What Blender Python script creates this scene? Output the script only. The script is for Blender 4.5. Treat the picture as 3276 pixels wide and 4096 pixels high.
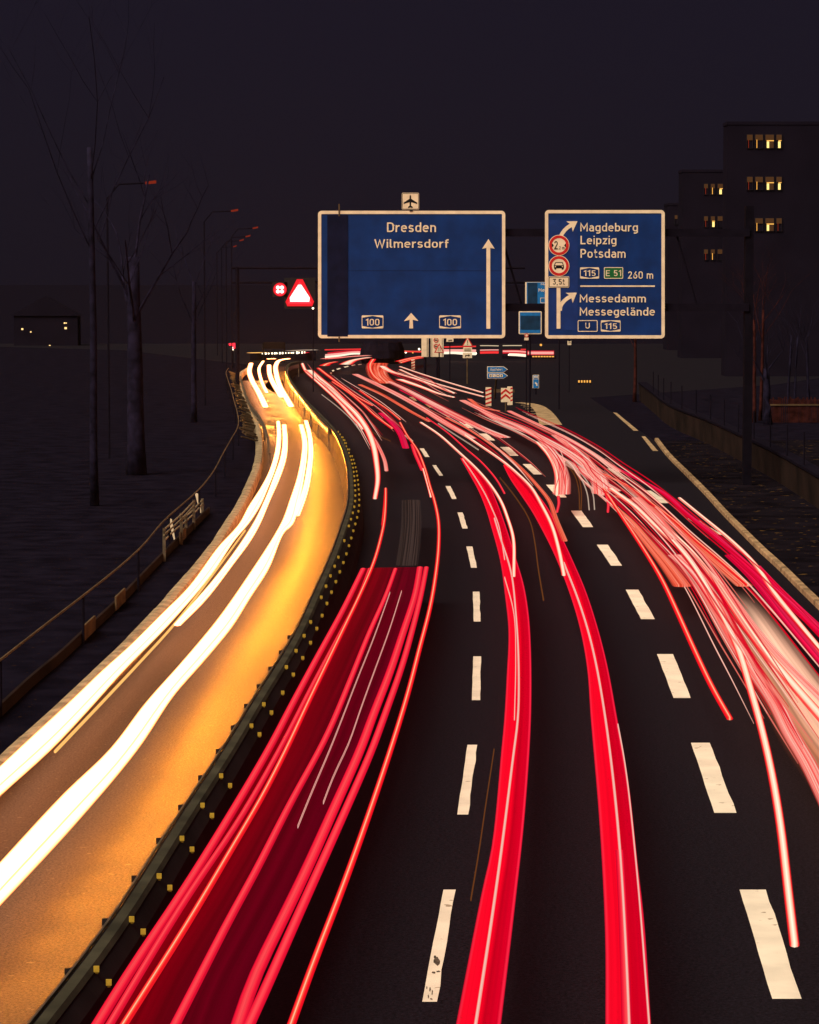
import bpy, bmesh, math, random
from mathutils import Vector, Matrix
random.seed(7)
C = bpy.context.scene
for o in list(bpy.data.objects): bpy.data.objects.remove(o)

# ------------------------------------------------------------------ camera
W, H, F, HOR, EYE = 3276.0, 4096.0, 11400.0, 1111.0, 7.6   # survey picture size, focal length in its pixels, horizon row, eye height
PITCH = math.atan((H/2-HOR)/F)
cam = bpy.data.cameras.new('Camera'); co = bpy.data.objects.new('Camera', cam); C.collection.objects.link(co)
cam.sensor_fit = 'VERTICAL'; cam.sensor_height = 36; cam.sensor_width = 36*W/H; cam.lens = F/H*36
cam.clip_start = .5; cam.clip_end = 6000
co.location = (0, 0, EYE); co.rotation_euler = (math.radians(90)-PITCH, 0, 0); C.camera = co

# ------------------------------------------------------------------ night sky and the soft glow of the city from behind
SUN_EL, SUN_AZ = math.radians(48), math.radians(42)
w = bpy.data.worlds.new('World'); C.world = w; w.use_nodes = True
nt = w.node_tree; nt.nodes.clear()
out = nt.nodes.new('ShaderNodeOutputWorld')
sky = nt.nodes.new('ShaderNodeTexSky'); sky.sky_type = 'NISHITA'; sky.sun_disc = False
sky.sun_elevation = SUN_EL; sky.sun_rotation = math.pi+SUN_AZ
b1 = nt.nodes.new('ShaderNodeBackground'); b1.inputs[1].default_value = 0.0002
tc = nt.nodes.new('ShaderNodeTexCoord'); sp = nt.nodes.new('ShaderNodeSeparateXYZ')
mr = nt.nodes.new('ShaderNodeValToRGB')
mr.color_ramp.elements[0].position = 0.0; mr.color_ramp.elements[0].color = (.0092, .0066, .0118, 1)
mr.color_ramp.elements[1].position = .30; mr.color_ramp.elements[1].color = (.0112, .0082, .0215, 1)
b2 = nt.nodes.new('ShaderNodeBackground'); ad = nt.nodes.new('ShaderNodeAddShader')
L = nt.links.new
L(sky.outputs[0], b1.inputs[0]); L(tc.outputs['Generated'], sp.inputs[0]); L(sp.outputs[2], mr.inputs[0]); L(mr.outputs[0], b2.inputs[0])
L(b1.outputs[0], ad.inputs[0]); L(b2.outputs[0], ad.inputs[1]); L(ad.outputs[0], out.inputs[0])
sl = bpy.data.lights.new('sun', 'SUN'); sl.energy = 4.5; sl.angle = math.radians(45); sl.color = (1, .86, .66)
so = bpy.data.objects.new('sun', sl); C.collection.objects.link(so)
so.rotation_euler = (math.radians(90)-SUN_EL, 0, -SUN_AZ)          # from behind the bridge, a little to the left
C.view_settings.view_transform = 'Standard'; C.view_settings.look = 'None'; C.view_settings.exposure = 0; C.view_settings.gamma = 1
C.cycles.max_bounces = 5; C.cycles.transparent_max_bounces = 24; C.cycles.diffuse_bounces = 2

# ------------------------------------------------------------------ survey: points read from the photograph are laid on real planes
FR = dict(n=(0,0,1), o=(0,0,1.9002), a=(800,1300,.46404), b=(1600,1300,.46404), L=(0,2000,.58005), M=(1000,2000,.58005),
          R=(2000,1600,.74014), BL=(0,3000,.638), BM=(1000,3000,.638), BR=(2100,2900,.6822), T=(0,600,.75406),
          S=(1200,700,.46404), S2=(1950,750,.46404), K=(2476,400,.60286))
def nat(f, x, y):
    x0, y0, s = FR[f]; return (x0+x*s, y0+y*s)
cp, spn = math.cos(PITCH), math.sin(PITCH)
def ray(u, v):
    x = (u-W/2)/F; y = -(v-H/2)/F
    return Vector((x, cp+y*spn, -spn+y*cp))
def G(u, v, z=0.0):                 # the point of the level z
    d = ray(u, v); t = (z-EYE)/d.z; return Vector((d.x*t, d.y*t, z))
def V(u, v, Y):                     # the point of the upright plane at distance Y
    d = ray(u, v); t = Y/d.y; return Vector((d.x*t, Y, EYE+d.z*t))
def pts(spec, z=0.0):
    """'a 1,2 3,4 | M 5,6' -> world points on level z"""
    r = []
    for seg in spec.split('|'):
        t = seg.split(); f = t[0]
        for q in t[1:]:
            x, y = q.split(','); u, v = nat(f, float(x), float(y)); r.append(G(u, v, z))
    return r
def catmull(P, n=8):
    if len(P) < 3: 
        return [P[0].lerp(P[-1], i/n) for i in range(n+1)]
    Q = [P[0]*2-P[1]]+P+[P[-1]*2-P[-2]]; r = []
    for i in range(1, len(Q)-2):
        p0, p1, p2, p3 = Q[i-1:i+3]
        # centripetal parametrisation, so uneven spacing makes no loops
        t0 = 0; t1 = t0+max(1e-4, (p1-p0).length**.5); t2 = t1+max(1e-4, (p2-p1).length**.5); t3 = t2+max(1e-4, (p3-p2).length**.5)
        for k in range(n):
            t = t1+(t2-t1)*k/n
            A1 = p0*((t1-t)/(t1-t0))+p1*((t-t0)/(t1-t0)); A2 = p1*((t2-t)/(t2-t1))+p2*((t-t1)/(t2-t1)); A3 = p2*((t3-t)/(t3-t2))+p3*((t-t2)/(t3-t2))
            B1 = A1*((t2-t)/(t2-t0))+A2*((t-t0)/(t2-t0)); B2 = A2*((t3-t)/(t3-t1))+A3*((t-t1)/(t3-t1))
            r.append(B1*((t2-t)/(t2-t1))+B2*((t-t1)/(t2-t1)))
    r.append(P[-1].copy()); return r
def resample(P, n):
    d = [0]
    for i in range(1, len(P)): d.append(d[-1]+(P[i]-P[i-1]).length)
    r = []; j = 0
    for k in range(n+1):
        t = d[-1]*k/n
        while j < len(P)-2 and d[j+1] < t: j += 1
        s = (t-d[j])/max(1e-6, d[j+1]-d[j]); r.append(P[j].lerp(P[j+1], min(1, max(0, s))))
    return r
def length(P): return sum((P[i+1]-P[i]).length for i in range(len(P)-1))
def smooth(P, k):
    for _ in range(k):
        P = [P[0]]+[(P[i-1]+P[i]*2+P[i+1])/4 for i in range(1, len(P)-1)]+[P[-1]]
    return P
def extend(P, d0=0, d1=0):
    if d0: P = [P[0]+(P[0]-P[1]).normalized()*d0]+P
    if d1: P = P+[P[-1]+(P[-1]-P[-2]).normalized()*d1]
    return P
def normals(P):
    r = []
    for i in range(len(P)):
        t = P[min(i+1, len(P)-1)]-P[max(i-1, 0)]; t.z = 0; t.normalize(); r.append(Vector((t.y, -t.x, 0)))   # right-hand side
    return r

# ------------------------------------------------------------------ materials
def new_mat(name):
    m = bpy.data.materials.new(name); m.use_nodes = True; m.node_tree.nodes.clear(); return m, m.node_tree
def surf(name, col, rough=.8, spec=.3, var=.25, scale=3.0, bump=0.0, col2=None, detail=6, metal=0.0, coord='Object', speck=None):
    m, t = new_mat(name); N = t.nodes.new; l = t.links.new
    o = N('ShaderNodeOutputMaterial'); p = N('ShaderNodeBsdfPrincipled'); l(p.outputs[0], o.inputs[0])
    p.inputs['Roughness'].default_value = rough; p.inputs['Specular IOR Level'].default_value = spec; p.inputs['Metallic'].default_value = metal
    c = N('ShaderNodeTexCoord'); n = N('ShaderNodeTexNoise'); n.inputs['Scale'].default_value = scale; n.inputs['Detail'].default_value = detail
    l(c.outputs[coord], n.inputs['Vector'])
    r = N('ShaderNodeValToRGB'); r.color_ramp.elements[0].position = .35; r.color_ramp.elements[1].position = .65
    c2 = col2 or tuple(min(1, x*(1+var)) for x in col); c1 = tuple(x*(1-var) for x in col)
    r.color_ramp.elements[0].color = (*c1, 1); r.color_ramp.elements[1].color = (*c2, 1)
    l(n.outputs[0], r.inputs[0]); last = r.outputs[0]
    if speck:
        n2 = N('ShaderNodeTexNoise'); n2.inputs['Scale'].default_value = speck[0]; n2.inputs['Detail'].default_value = 2; l(c.outputs[coord], n2.inputs['Vector'])
        r2 = N('ShaderNodeValToRGB'); r2.color_ramp.elements[0].position = speck[1]; r2.color_ramp.elements[1].position = speck[1]+.03
        l(n2.outputs[0], r2.inputs[0]); mx = N('ShaderNodeMix'); mx.data_type = 'RGBA'
        l(r2.outputs[0], mx.inputs[0]); l(last, mx.inputs[6]); mx.inputs[7].default_value = (*speck[2], 1); last = mx.outputs[2]
    l(last, p.inputs['Base Color'])
    if bump:
        b = N('ShaderNodeBump'); b.inputs['Strength'].default_value = bump; b.inputs['Distance'].default_value = .02
        n3 = N('ShaderNodeTexNoise'); n3.inputs['Scale'].default_value = scale*12; n3.inputs['Detail'].default_value = 3; l(c.outputs[coord], n3.inputs['Vector'])
        l(n3.outputs[0], b.inputs['Height']); l(b.outputs[0], p.inputs['Normal'])
    return m
def glow(name, stops, strength=1.0, stripes=0.0, nfreq=14.0, soft=.12, alpha=1.0):
    """light of a passing lamp: stops = colour across the lamp (0..1), stripes = its reflector segments, alpha = how dense"""
    m, t = new_mat(name); N = t.nodes.new; l = t.links.new
    o = N('ShaderNodeOutputMaterial'); e = N('ShaderNodeEmission'); tr = N('ShaderNodeBsdfTransparent'); mx = N('ShaderNodeMixShader')
    uv = N('ShaderNodeUVMap'); uv.uv_map = 'UVMap'; s = N('ShaderNodeSeparateXYZ'); l(uv.outputs[0], s.inputs[0])
    r = N('ShaderNodeValToRGB'); el = r.color_ramp.elements
    el[0].position = stops[0][0]; el[0].color = (*stops[0][1], 1); el[1].position = stops[-1][0]; el[1].color = (*stops[-1][1], 1)
    for p_, c_ in stops[1:-1]: k = el.new(p_); k.color = (*c_, 1)
    l(s.outputs[0], r.inputs[0]); l(r.outputs[0], e.inputs[0])
    e.inputs[1].default_value = strength
    if stripes:
        oi = N('ShaderNodeObjectInfo'); cb = N('ShaderNodeCombineXYZ')
        m1 = N('ShaderNodeMath'); m1.operation = 'MULTIPLY'; m1.inputs[1].default_value = nfreq; l(s.outputs[0], m1.inputs[0])
        m2 = N('ShaderNodeMath'); m2.operation = 'MULTIPLY'; m2.inputs[1].default_value = .035; l(s.outputs[1], m2.inputs[0])
        m3 = N('ShaderNodeMath'); m3.operation = 'MULTIPLY'; m3.inputs[1].default_value = 97; l(oi.outputs['Random'], m3.inputs[0])
        l(m1.outputs[0], cb.inputs[0]); l(m2.outputs[0], cb.inputs[1]); l(m3.outputs[0], cb.inputs[2])
        n = N('ShaderNodeTexNoise'); n.inputs['Scale'].default_value = 1; n.inputs['Detail'].default_value = 4; l(cb.outputs[0], n.inputs['Vector'])
        mp = N('ShaderNodeMapRange'); mp.inputs[1].default_value = .35; mp.inputs[2].default_value = .68
        mp.inputs[3].default_value = strength*(1-stripes); mp.inputs[4].default_value = strength*(1+stripes*.9)
        l(n.outputs[0], mp.inputs[0]); l(mp.outputs[0], e.inputs[1])
    a = N('ShaderNodeValToRGB'); k = a.color_ramp.elements; k[0].position = 0; k[0].color = (0, 0, 0, 1); k[1].position = 1; k[1].color = (0, 0, 0, 1)
    q = k.new(soft); q.color = (alpha,)*3+(1,); q = k.new(1-soft); q.color = (alpha,)*3+(1,)
    l(s.outputs[0], a.inputs[0]); l(a.outputs[0], mx.inputs[0]); l(tr.outputs[0], mx.inputs[1]); l(e.outputs[0], mx.inputs[2]); l(mx.outputs[0], o.inputs[0])
    return m
def lamp(name, col, s):
    m, t = new_mat(name); o = t.nodes.new('ShaderNodeOutputMaterial'); e = t.nodes.new('ShaderNodeEmission')
    e.inputs[0].default_value = (*col, 1); e.inputs[1].default_value = s; t.links.new(e.outputs[0], o.inputs[0]); return m

M = {}
M['ground'] = surf('dark_soil', (.0078, .0062, .0125), 1, 0, .35, 1.1, speck=(7, .70, (.035, .018, .010)), detail=10)
M['verge'] = surf('leaf_litter', (.0080, .0060, .0090), 1, 0, .4, .8, speck=(2.6, .66, (.10, .055, .018)))
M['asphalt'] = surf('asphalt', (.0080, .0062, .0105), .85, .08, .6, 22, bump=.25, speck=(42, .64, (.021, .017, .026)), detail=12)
M['asphalt_lit'] = surf('headlit_asphalt', (.029, .024, .020), .6, .4, .85, 30, bump=.6, speck=(7, .70, (.11, .10, .08)), detail=12)  # paler, warmer asphalt copy, headlight glow partly put into its colour
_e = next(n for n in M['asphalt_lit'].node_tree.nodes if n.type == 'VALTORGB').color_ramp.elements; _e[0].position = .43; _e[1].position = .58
M['paint'] = surf('road_paint', (.84, .77, .63), .85, .1, .10, 1.4, speck=(5, .68, (.42, .34, .25)))
M['paint_old'] = surf('dirty_road_paint', (.40, .27, .15), .9, .1, .35, 2)
M['coping_lit'] = surf('headlit_coping', (.34, .25, .15), .9, .2, .35, 2.5, bump=.4)  # brighter copy of the coping colour with the headlight glow put in
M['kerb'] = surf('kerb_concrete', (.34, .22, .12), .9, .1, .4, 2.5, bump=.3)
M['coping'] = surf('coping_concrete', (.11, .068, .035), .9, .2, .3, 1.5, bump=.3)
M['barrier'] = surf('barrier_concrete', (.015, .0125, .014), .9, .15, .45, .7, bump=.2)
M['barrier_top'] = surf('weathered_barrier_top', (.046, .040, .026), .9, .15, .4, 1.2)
M['yellow'] = surf('yellow_reflector', (.55, .36, .04), .4, .5, .1, 30)
M['black'] = surf('black_plastic', (.01, .009, .012), .7, .2, .2, 5)
M['steel'] = surf('galvanised_steel', (.20, .15, .10), .45, .5, .3, 4, metal=.6)
M['darksteel'] = surf('dark_painted_steel', (.0080, .0062, .0125), .9, .02, .2, 3)
M['legsteel'] = surf('old_gantry_paint', (.0060, .0048, .0090), .95, .02, .2, 3)
M['cream'] = surf('sign_white', (.93, .73, .52), .6, .2, .10, 3)
M['blue'] = surf('sign_blue', (.0028, .028, .150), .6, .2, .22, 1.2)
M['blue2'] = surf('sign_blue_patch', (.008, .033, .18), .6, .2, .15, 2)
M['bluedark'] = surf('sign_cover_film', (.006, .0075, .030), .8, .1, .25, 2)
M['blueL'] = surf('bright_sign_blue', (.01, .17, .50), .5, .3, .15, 4)
M['blueLd'] = surf('dark_cover_blue', (.005, .035, .09), .6, .2, .3, 2)
M['green'] = surf('sign_green', (.01, .13, .035), .6, .2, .1, 5)
M['red'] = surf('sign_red', (.62, .02, .02), .6, .2, .1, 6)
M['signblack'] = surf('sign_black', (.008, .007, .01), .8, .1, .1, 5)
M['bark'] = surf('bark', (.0112, .0090, .0220), 1, .05, .5, 3, bump=.5)
M['bark_r'] = surf('red_lit_bark', (.040, .010, .009), 1, .05, .5, 3, bump=.5)  # red light falling on the trunks put into the bark colour
M['bark_g'] = surf('pale_bark', (.0120, .0092, .0230), 1, .05, .5, 3, bump=.5)
M['wallb'] = surf('dark_facade', (.0098, .0072, .0148), .95, .02, .12, .4)
M['wallr'] = surf('retaining_wall', (.017, .009, .0075), .9, .1, .5, .5)
M['frameb'] = surf('window_frame', (.009, .0065, .013), .7, .2, .2, 5)
M['win'] = lamp('lit_room', (1, .50, .10), 1.25)
M['win_hi'] = lamp('bright_curtain', (1, .72, .22), 1.6)
M['win_dim'] = lamp('dim_blind', (1, .42, .16), .075)
M['dot'] = lamp('house_lamp', (1, .66, .25), 1.6)
M['red_lamp'] = lamp('signal_red', (1, .03, .05), 2.0)
M['red_halo'] = lamp('signal_halo', (1, .02, .03), .95)  # glowing plate added behind the signal lamps for their red halo
M['red_hot'] = lamp('signal_core', (1, .50, .46), 3.2)
M['dim_red'] = lamp('dim_red_glow', (1, .10, .04), .20)
M['white_lamp'] = lamp('white_lamp', (1, .85, .6), 3)
M['amber'] = lamp('amber_lamp', (1, .45, .08), 1.2)

BEAM = 340
HEAD = (1, .34, .135); HED = (.16, .045, .008); HEL = (.10, .035, .008)
M['head'] = glow('headlight_white', [(0, HED), (.10, HEAD), (.66, HEAD), (.69, HEL), (.72, HEAD), (.90, HEAD), (1, HED)], 7.5, soft=.04)
M['head_far'] = glow('headlight_far', [(0, HED), (.3, HEAD), (.7, HEAD), (1, HED)], 12, soft=.3)
M['head_thin'] = glow('headlight_edge', [(0, (1, .5, .14)), (1, (1, .5, .14))], 1.2, soft=.3)
M['redband'] = glow('tail_red', [(0, (.55, 0, .02)), (.05, (1, .02, .05)), (.10, (1, .003, .02)), (.5, (1, .001, .018)), (.62, (.62, .0, .012)), (.90, (.72, .0, .018)), (.95, (1, .02, .06)), (1, (.5, 0, .02))], 1.0, .10, 9, soft=.02)
M['redline'] = glow('tail_line', [(0, (.7, 0, .01)), (.22, (1, .01, .02)), (.4, (1, .14, .06)), (.5, (1, .66, .42)), (.6, (1, .14, .06)), (.78, (1, .01, .02)), (1, (.7, 0, .01))], 1.0, soft=.1)
M['redtube'] = glow('tail_tube', [(0, (.55, 0, .02)), (.2, (.95, .01, .04)), (.5, (1, .075, .085)), (.8, (.95, .01, .04)), (1, (.55, 0, .02))], 1.0, .12, 6, soft=.08)
M['whiteline'] = glow('lamp_thin', [(0, (.9, .2, .2)), (.5, (1, .62, .5)), (1, (.9, .2, .2))], .95, soft=.3)
M['hair_r'] = glow('hair_red', [(0, (.8, .0, .02)), (1, (.8, .0, .02))], .9, soft=.4, alpha=.8)
M['hair_w'] = glow('hair_white', [(0, (1, .10, .08)), (.5, (1, .72, .56)), (1, (1, .10, .08))], 1.0, soft=.4, alpha=.9)
M['hair_p'] = glow('hair_pink', [(0, (1, .2, .15)), (1, (1, .2, .15))], .9, soft=.4, alpha=.7)
M['thin'] = glow('lamp_hair', [(0, (.75, .55, .42)), (1, (.75, .55, .42))], .7, soft=.4)
M['amberthin'] = glow('lamp_hair_amber', [(0, (.8, .25, .06)), (1, (.8, .25, .06))], .2, soft=.4, alpha=.7)
def streaks(name, cols, nfreq, soft, alpha):
    m = glow(name, [(0, cols[0]), (1, cols[0])], 1.0, .5, nfreq, soft, alpha); t = m.node_tree
    n = next(x for x in t.nodes if x.type == 'TEX_NOISE'); e = next(x for x in t.nodes if x.type == 'EMISSION')
    for l_ in list(e.inputs[1].links)+list(e.inputs[0].links): t.links.remove(l_)
    n.inputs['Detail'].default_value = 6; n.inputs['Roughness'].default_value = .62
    rr_ = t.nodes.new('ShaderNodeValToRGB'); el = rr_.color_ramp.elements; el[0].position = .30; el[0].color = (*cols[0], 1); el[1].position = .70; el[1].color = (*cols[-1], 1)
    for k, c_ in enumerate(cols[1:-1]): q_ = el.new(.30+.40*(k+1)/(len(cols)-1)); q_.color = (*c_, 1)
    t.links.new(n.outputs[0], rr_.inputs[0]); t.links.new(rr_.outputs[0], e.inputs[0]); e.inputs[1].default_value = 1.0; return m
M['hot'] = glow('brake_white', [(0, (.9, 0, .01)), (.14, (1, .03, .03)), (.3, (1, .62, .42)), (.5, (1, .86, .66)), (.7, (1, .62, .42)), (.86, (1, .03, .03)), (1, (.9, 0, .01))], 1.1, .12, 5, soft=.14)
M['pink'] = streaks('brake_pink', [(.80, .01, .02), (1, .12, .10), (1, .48, .38), (1, .90, .76)], 11, .24, .88)
M['orange'] = streaks('brake_orange', [(.22, .01, .005), (.80, .05, .02), (1, .20, .11), (1, .45, .30)], 13, .2, .8)
M['crimson'] = glow('tail_crimson', [(0, (.6, 0, .03)), (.3, (.90, .005, .06)), (.7, (.85, .02, .09)), (1, (.6, 0, .03))], .95, .3, 10, soft=.06)
M['veil'] = glow('tail_veil', [(0, (.62, .0, .01)), (.35, (.38, .0, .010)), (.6, (.26, .0, .012)), (1, (.28, .0, .018))], .50, .28, 14, soft=.02, alpha=.62)
M['greyveil'] = glow('body_veil', [(0, (.10, .06, .05)), (1, (.12, .07, .06))], .45, .7, 24, soft=.15, alpha=.6)
M['haloveil'] = glow('lamp_veil', [(0, (.10, .02, .01)), (.3, (.40, .14, .07)), (.65, (1, .56, .37)), (1, (.75, .34, .22))], 1.4, .3, 20, soft=.28, alpha=.8)

_t = M['haloveil'].node_tree; _sep = next(n for n in _t.nodes if n.type == 'SEPXYZ'); _mix = next(n for n in _t.nodes if n.type == 'MIX_SHADER')
_mr = _t.nodes.new('ShaderNodeMapRange'); _mr.interpolation_type = 'SMOOTHSTEP'; _mr.inputs[1].default_value = 0; _mr.inputs[2].default_value = 17; _t.links.new(_sep.outputs[1], _mr.inputs[0])
_mu = _t.nodes.new('ShaderNodeMath'); _mu.operation = 'MULTIPLY'; _src = _mix.inputs[0].links[0].from_socket
_t.links.new(_src, _mu.inputs[0]); _t.links.new(_mr.outputs[0], _mu.inputs[1]); _t.links.new(_mu.outputs[0], _mix.inputs[0])
# ------------------------------------------------------------------ object helpers
def link(o, parent=None):
    C.collection.objects.link(o)
    if parent: o.parent = parent; o.matrix_parent_inverse = Matrix.Identity(4)
    return o
def tag(o, label=None, cat=None, group=None, kind=None):
    if label: o['label'] = label
    if cat: o['category'] = cat
    if group: o['group'] = group
    if kind: o['kind'] = kind
    return o
def thing(name, label, cat, loc, group=None):
    o = bpy.data.objects.new(name, None); o.location = loc; o.empty_display_size = .2; link(o); return tag(o, label, cat, group)
class MB:
    def __init__(s): s.v = []; s.f = []; s.mi = []; s.uv = []
    def add(s, vs, fs, mi=0, uvs=None):
        b = len(s.v); s.v += [Vector(q) for q in vs]
        for f in fs: s.f.append([b+i for i in f]); s.mi.append(mi)
        s.uv += list(uvs) if uvs else [(0, 0)]*len(vs)
    def box(s, c, d, mi=0, rot=0):
        x, y, z = (k/2 for k in d); R = Matrix.Rotation(rot, 3, 'Z'); c = Vector(c)
        vs = [c+R @ Vector((i*x, j*y, k*z)) for i in (-1, 1) for j in (-1, 1) for k in (-1, 1)]
        s.add(vs, [(0, 1, 3, 2), (4, 6, 7, 5), (0, 4, 5, 1), (2, 3, 7, 6), (0, 2, 6, 4), (1, 5, 7, 3)], mi)
    def tube(s, P, r, n=6, mi=0, cap=True):
        rs = r if isinstance(r, (list, tuple)) else [r]*len(P); vs = []
        for i, p in enumerate(P):
            t = (P[min(i+1, len(P)-1)]-P[max(i-1, 0)]).normalized()
            a = t.cross(Vector((0, 0, 1)));  a = a.normalized() if a.length > .05 else Vector((1, 0, 0)); b = t.cross(a)
            for k in range(n):
                q = 2*math.pi*k/n; vs.append(p+a*math.cos(q)*rs[i]+b*math.sin(q)*rs[i])
        fs = [(i*n+k, i*n+(k+1) % n, (i+1)*n+(k+1) % n, (i+1)*n+k) for i in range(len(P)-1) for k in range(n)]
        if cap: fs += [tuple(range(n))[::-1], tuple((len(P)-1)*n+k for k in range(n))]
        s.add(vs, fs, mi)
    def sweep(s, P, prof, mi=0, nrm=None, closed=True):     # prof: (lateral, z) pairs
        N = nrm or normals(P); n = len(prof); vs = []
        for p, q in zip(P, N): vs += [p+q*a+Vector((0, 0, b)) for a, b in prof]
        m = n if closed else n-1
        fs = [(i*n+k, i*n+(k+1) % n, (i+1)*n+(k+1) % n, (i+1)*n+k) for i in range(len(P)-1) for k in range(m)]
        if closed: fs += [tuple(range(n))[::-1], tuple((len(P)-1)*n+k for k in range(n))]
        s.add(vs, fs, mi)
    def prism(s, P, d, mi=0):                                # outline P, pushed back by vector d
        n = len(P); d = Vector(d)
        s.add(list(P)+[p+d for p in P], [tuple(range(n)), tuple(range(n, 2*n))[::-1]]+[(i, i+n, (i+1) % n+n, (i+1) % n) for i in range(n)], mi)
    def build(s, name, mats, parent=None, smooth_=False):
        off = parent_loc(parent)
        me = bpy.data.meshes.new(name); me.from_pydata([v-off for v in s.v], [], s.f)
        for m in (mats if isinstance(mats, (list, tuple)) else [mats]): me.materials.append(m)
        ul = me.uv_layers.new(name='UVMap')
        for lp in me.loops: ul.data[lp.index].uv = s.uv[lp.vertex_index]
        for p, mi in zip(me.polygons, s.mi): p.material_index = mi; p.use_smooth = smooth_
        bm = bmesh.new(); bm.from_mesh(me); bmesh.ops.recalc_face_normals(bm, faces=bm.faces); bm.to_mesh(me); bm.free()
        return link(bpy.data.objects.new(name, me), parent)
def parent_loc(p):
    v = Vector((0, 0, 0))
    while p: v += p.location; p = p.parent
    return v

# ------------------------------------------------------------------ setting
def struct(name, mb, mats): return tag(mb.build(name, mats), kind='structure')
mb = MB(); mb.add([(-900, -60, 0), (900, -60, 0), (900, 3000, 0), (-900, 3000, 0)], [(0, 1, 2, 3)]); struct('ground', mb, M['ground'])

BAR = 'a 850,316 790,325 748,352 735,395 750,450 820,560 900,660 1000,760 1130,900 1200,1020 1255,1180 1275,1350 1270,1560 1225,1700 | M 555,380 430,650 340,850 260,1010 130,1210 0,1410 | BL 1400,0 1150,370 900,760 700,1090 450,1420 200,1718'
bar = smooth(resample(catmull(pts(BAR, .9)), 170), 6)        # left top edge of the median wall, far to near
bar = extend(bar, 0, 22)
barg = [Vector((p.x, p.y, 0)) for p in bar]
barN = [-n for n in normals(bar)]                             # path runs towards us: right-hand side of the road is the other way
KL = 'a 410,372 355,410 338,470 380,610 440,730 490,860 512,1000 510,1100 500,1180 430,1370 300,1620 230,1724 | L 1500,280 1340,480 1150,700 850,1020 680,1180 480,1370 250,1590 100,1700 | BL 0,85'
kl = smooth(resample(catmull(pts(KL, .35)), 150), 4); kl = extend(kl, 0, 60)
KR = 'R 835,206 900,290 1000,390 1100,490 1200,600 1300,700 1400,800 1500,890 1600,990 1724,1110'
kr = smooth(resample(catmull(pts(KR, .12)), 90), 3); kr = extend(kr, 0, 45)
def flat(P, z): return [Vector((p.x, p.y, z)) for p in P]
mb = MB()                                                      # the oncoming carriageway
A = resample(kl, 160); B = resample(bar, 160)
A = flat(A, .004); B = flat(B, .004)
vs = []; fs = []
A2 = A; 
# pair the two edges by distance from the bridge
def at_y(P, y):
    best = min(range(len(P)-1), key=lambda i: 0 if min(P[i].y, P[i+1].y) <= y <= max(P[i].y, P[i+1].y) else min(abs(P[i].y-y), abs(P[i+1].y-y))+1)
    a, b = P[best], P[best+1]; s = 0 if abs(b.y-a.y) < 1e-5 else min(1, max(0, (y-a.y)/(b.y-a.y))); return a.x+(b.x-a.x)*s
ys = [8+i*1.6 for i in range(128)]
for y in ys: vs += [(at_y(A, y), y, .004), (at_y(B, y)+.15, y, .004)]
fs = [(2*i, 2*i+1, 2*i+3, 2*i+2) for i in range(len(ys)-1)]
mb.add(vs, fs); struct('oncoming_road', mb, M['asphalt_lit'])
mb = MB(); vs = []
KRf = flat(kr, .004)
ys = [8+i*1.6 for i in range(98)]
for y in ys: vs += [(at_y(B, y)+.15, y, .004), (at_y(KRf, y), y, .004)]
fs = [(2*i, 2*i+1, 2*i+3, 2*i+2) for i in range(len(ys)-1)]
y = ys[-1]; xl = at_y(B, y)+.15; xr = at_y(KRf, y)
n0 = len(vs); far = [(xl, y), (xr, y), (xr, y+18), (26, y+40), (40, 240), (60, 300), (60, 330), (-60, 330), (-30, 300), (-11, 240), (-10.2, 200)]
mb.add(vs, fs); mb.add([(x, y_, .004) for x, y_ in far], [tuple(range(len(far)))]); struct('road', mb, M['asphalt'])
mb = MB(); vr = [(p.x+.3, p.y, .004) for p in kr]; mb.add(vr+[(p[0]+60, p[1]+3, .004) for p in vr], [(i, i+1, len(vr)+i+1, len(vr)+i) for i in range(len(vr)-1)]); struct('leafy_verge_ground', mb, M['verge'])

# kerb on the right and a coping on the left
krN = [-n for n in normals(kr)]
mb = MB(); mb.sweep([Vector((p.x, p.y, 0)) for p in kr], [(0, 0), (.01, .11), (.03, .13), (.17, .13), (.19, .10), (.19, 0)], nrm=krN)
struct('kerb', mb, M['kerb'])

# ------------------------------------------------------------------ road markings
def quads(spec, f):
    r = []
    for q in spec.split('/'):
        r.append([nat(f, *map(float, k.split(','))) for k in q.split()])
    return r
def marking(name, Q, mat, z=.008):
    mb = MB()
    for q in Q:
        P = [G(u, v, z) for u, v in q]
        n = 8; l_ = []; r_ = []
        for i in range(n+1):                                    # slightly ragged paint edge
            j = (random.uniform(-1, 1)*.005 if 0 < i < n else 0)
            l_.append(P[0].lerp(P[3], i/n)+Vector((j, 0, 0))); r_.append(P[1].lerp(P[2], i/n)+Vector((random.uniform(-1, 1)*.012 if 0 < i < n else 0, 0, 0)))
        mb.add(l_+r_, [(i, i+1, n+2+i, n+1+i) for i in range(n)])
    struct(name, mb, mat)
c1 = quads('1213,875 1290,875 1172,1578 1080,1578', 'BM')+[[(1870,2979),(1909,2979),(1873,3258),(1829,3258)]]
c1 += quads('1540,1078 1594,1078 1588,1380 1530,1380/1536,632 1582,632 1590,838 1543,838/1492,320 1533,320 1564,467 1524,467/1431,86 1466,86 1501,197 1465,197', 'M')
c1 += quads('392,1388 435,1388 487,1499 448,1499/278,1208 312,1208 372,1299 338,1299/167,1063 205,1063 255,1137 217,1137/32,947 62,947 118,1003 90,1003', 'b')
c1 += quads('1640,845 1672,845 1722,897 1690,897/1535,762 1565,762 1602,800 1575,800', 'a')
marking('lane_marking', c1, M['paint'])
c2 = quads('1258,965 1412,965 1622,1605 1450,1605/973,104 1083,104 1240,515 1110,515', 'BR')
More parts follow.
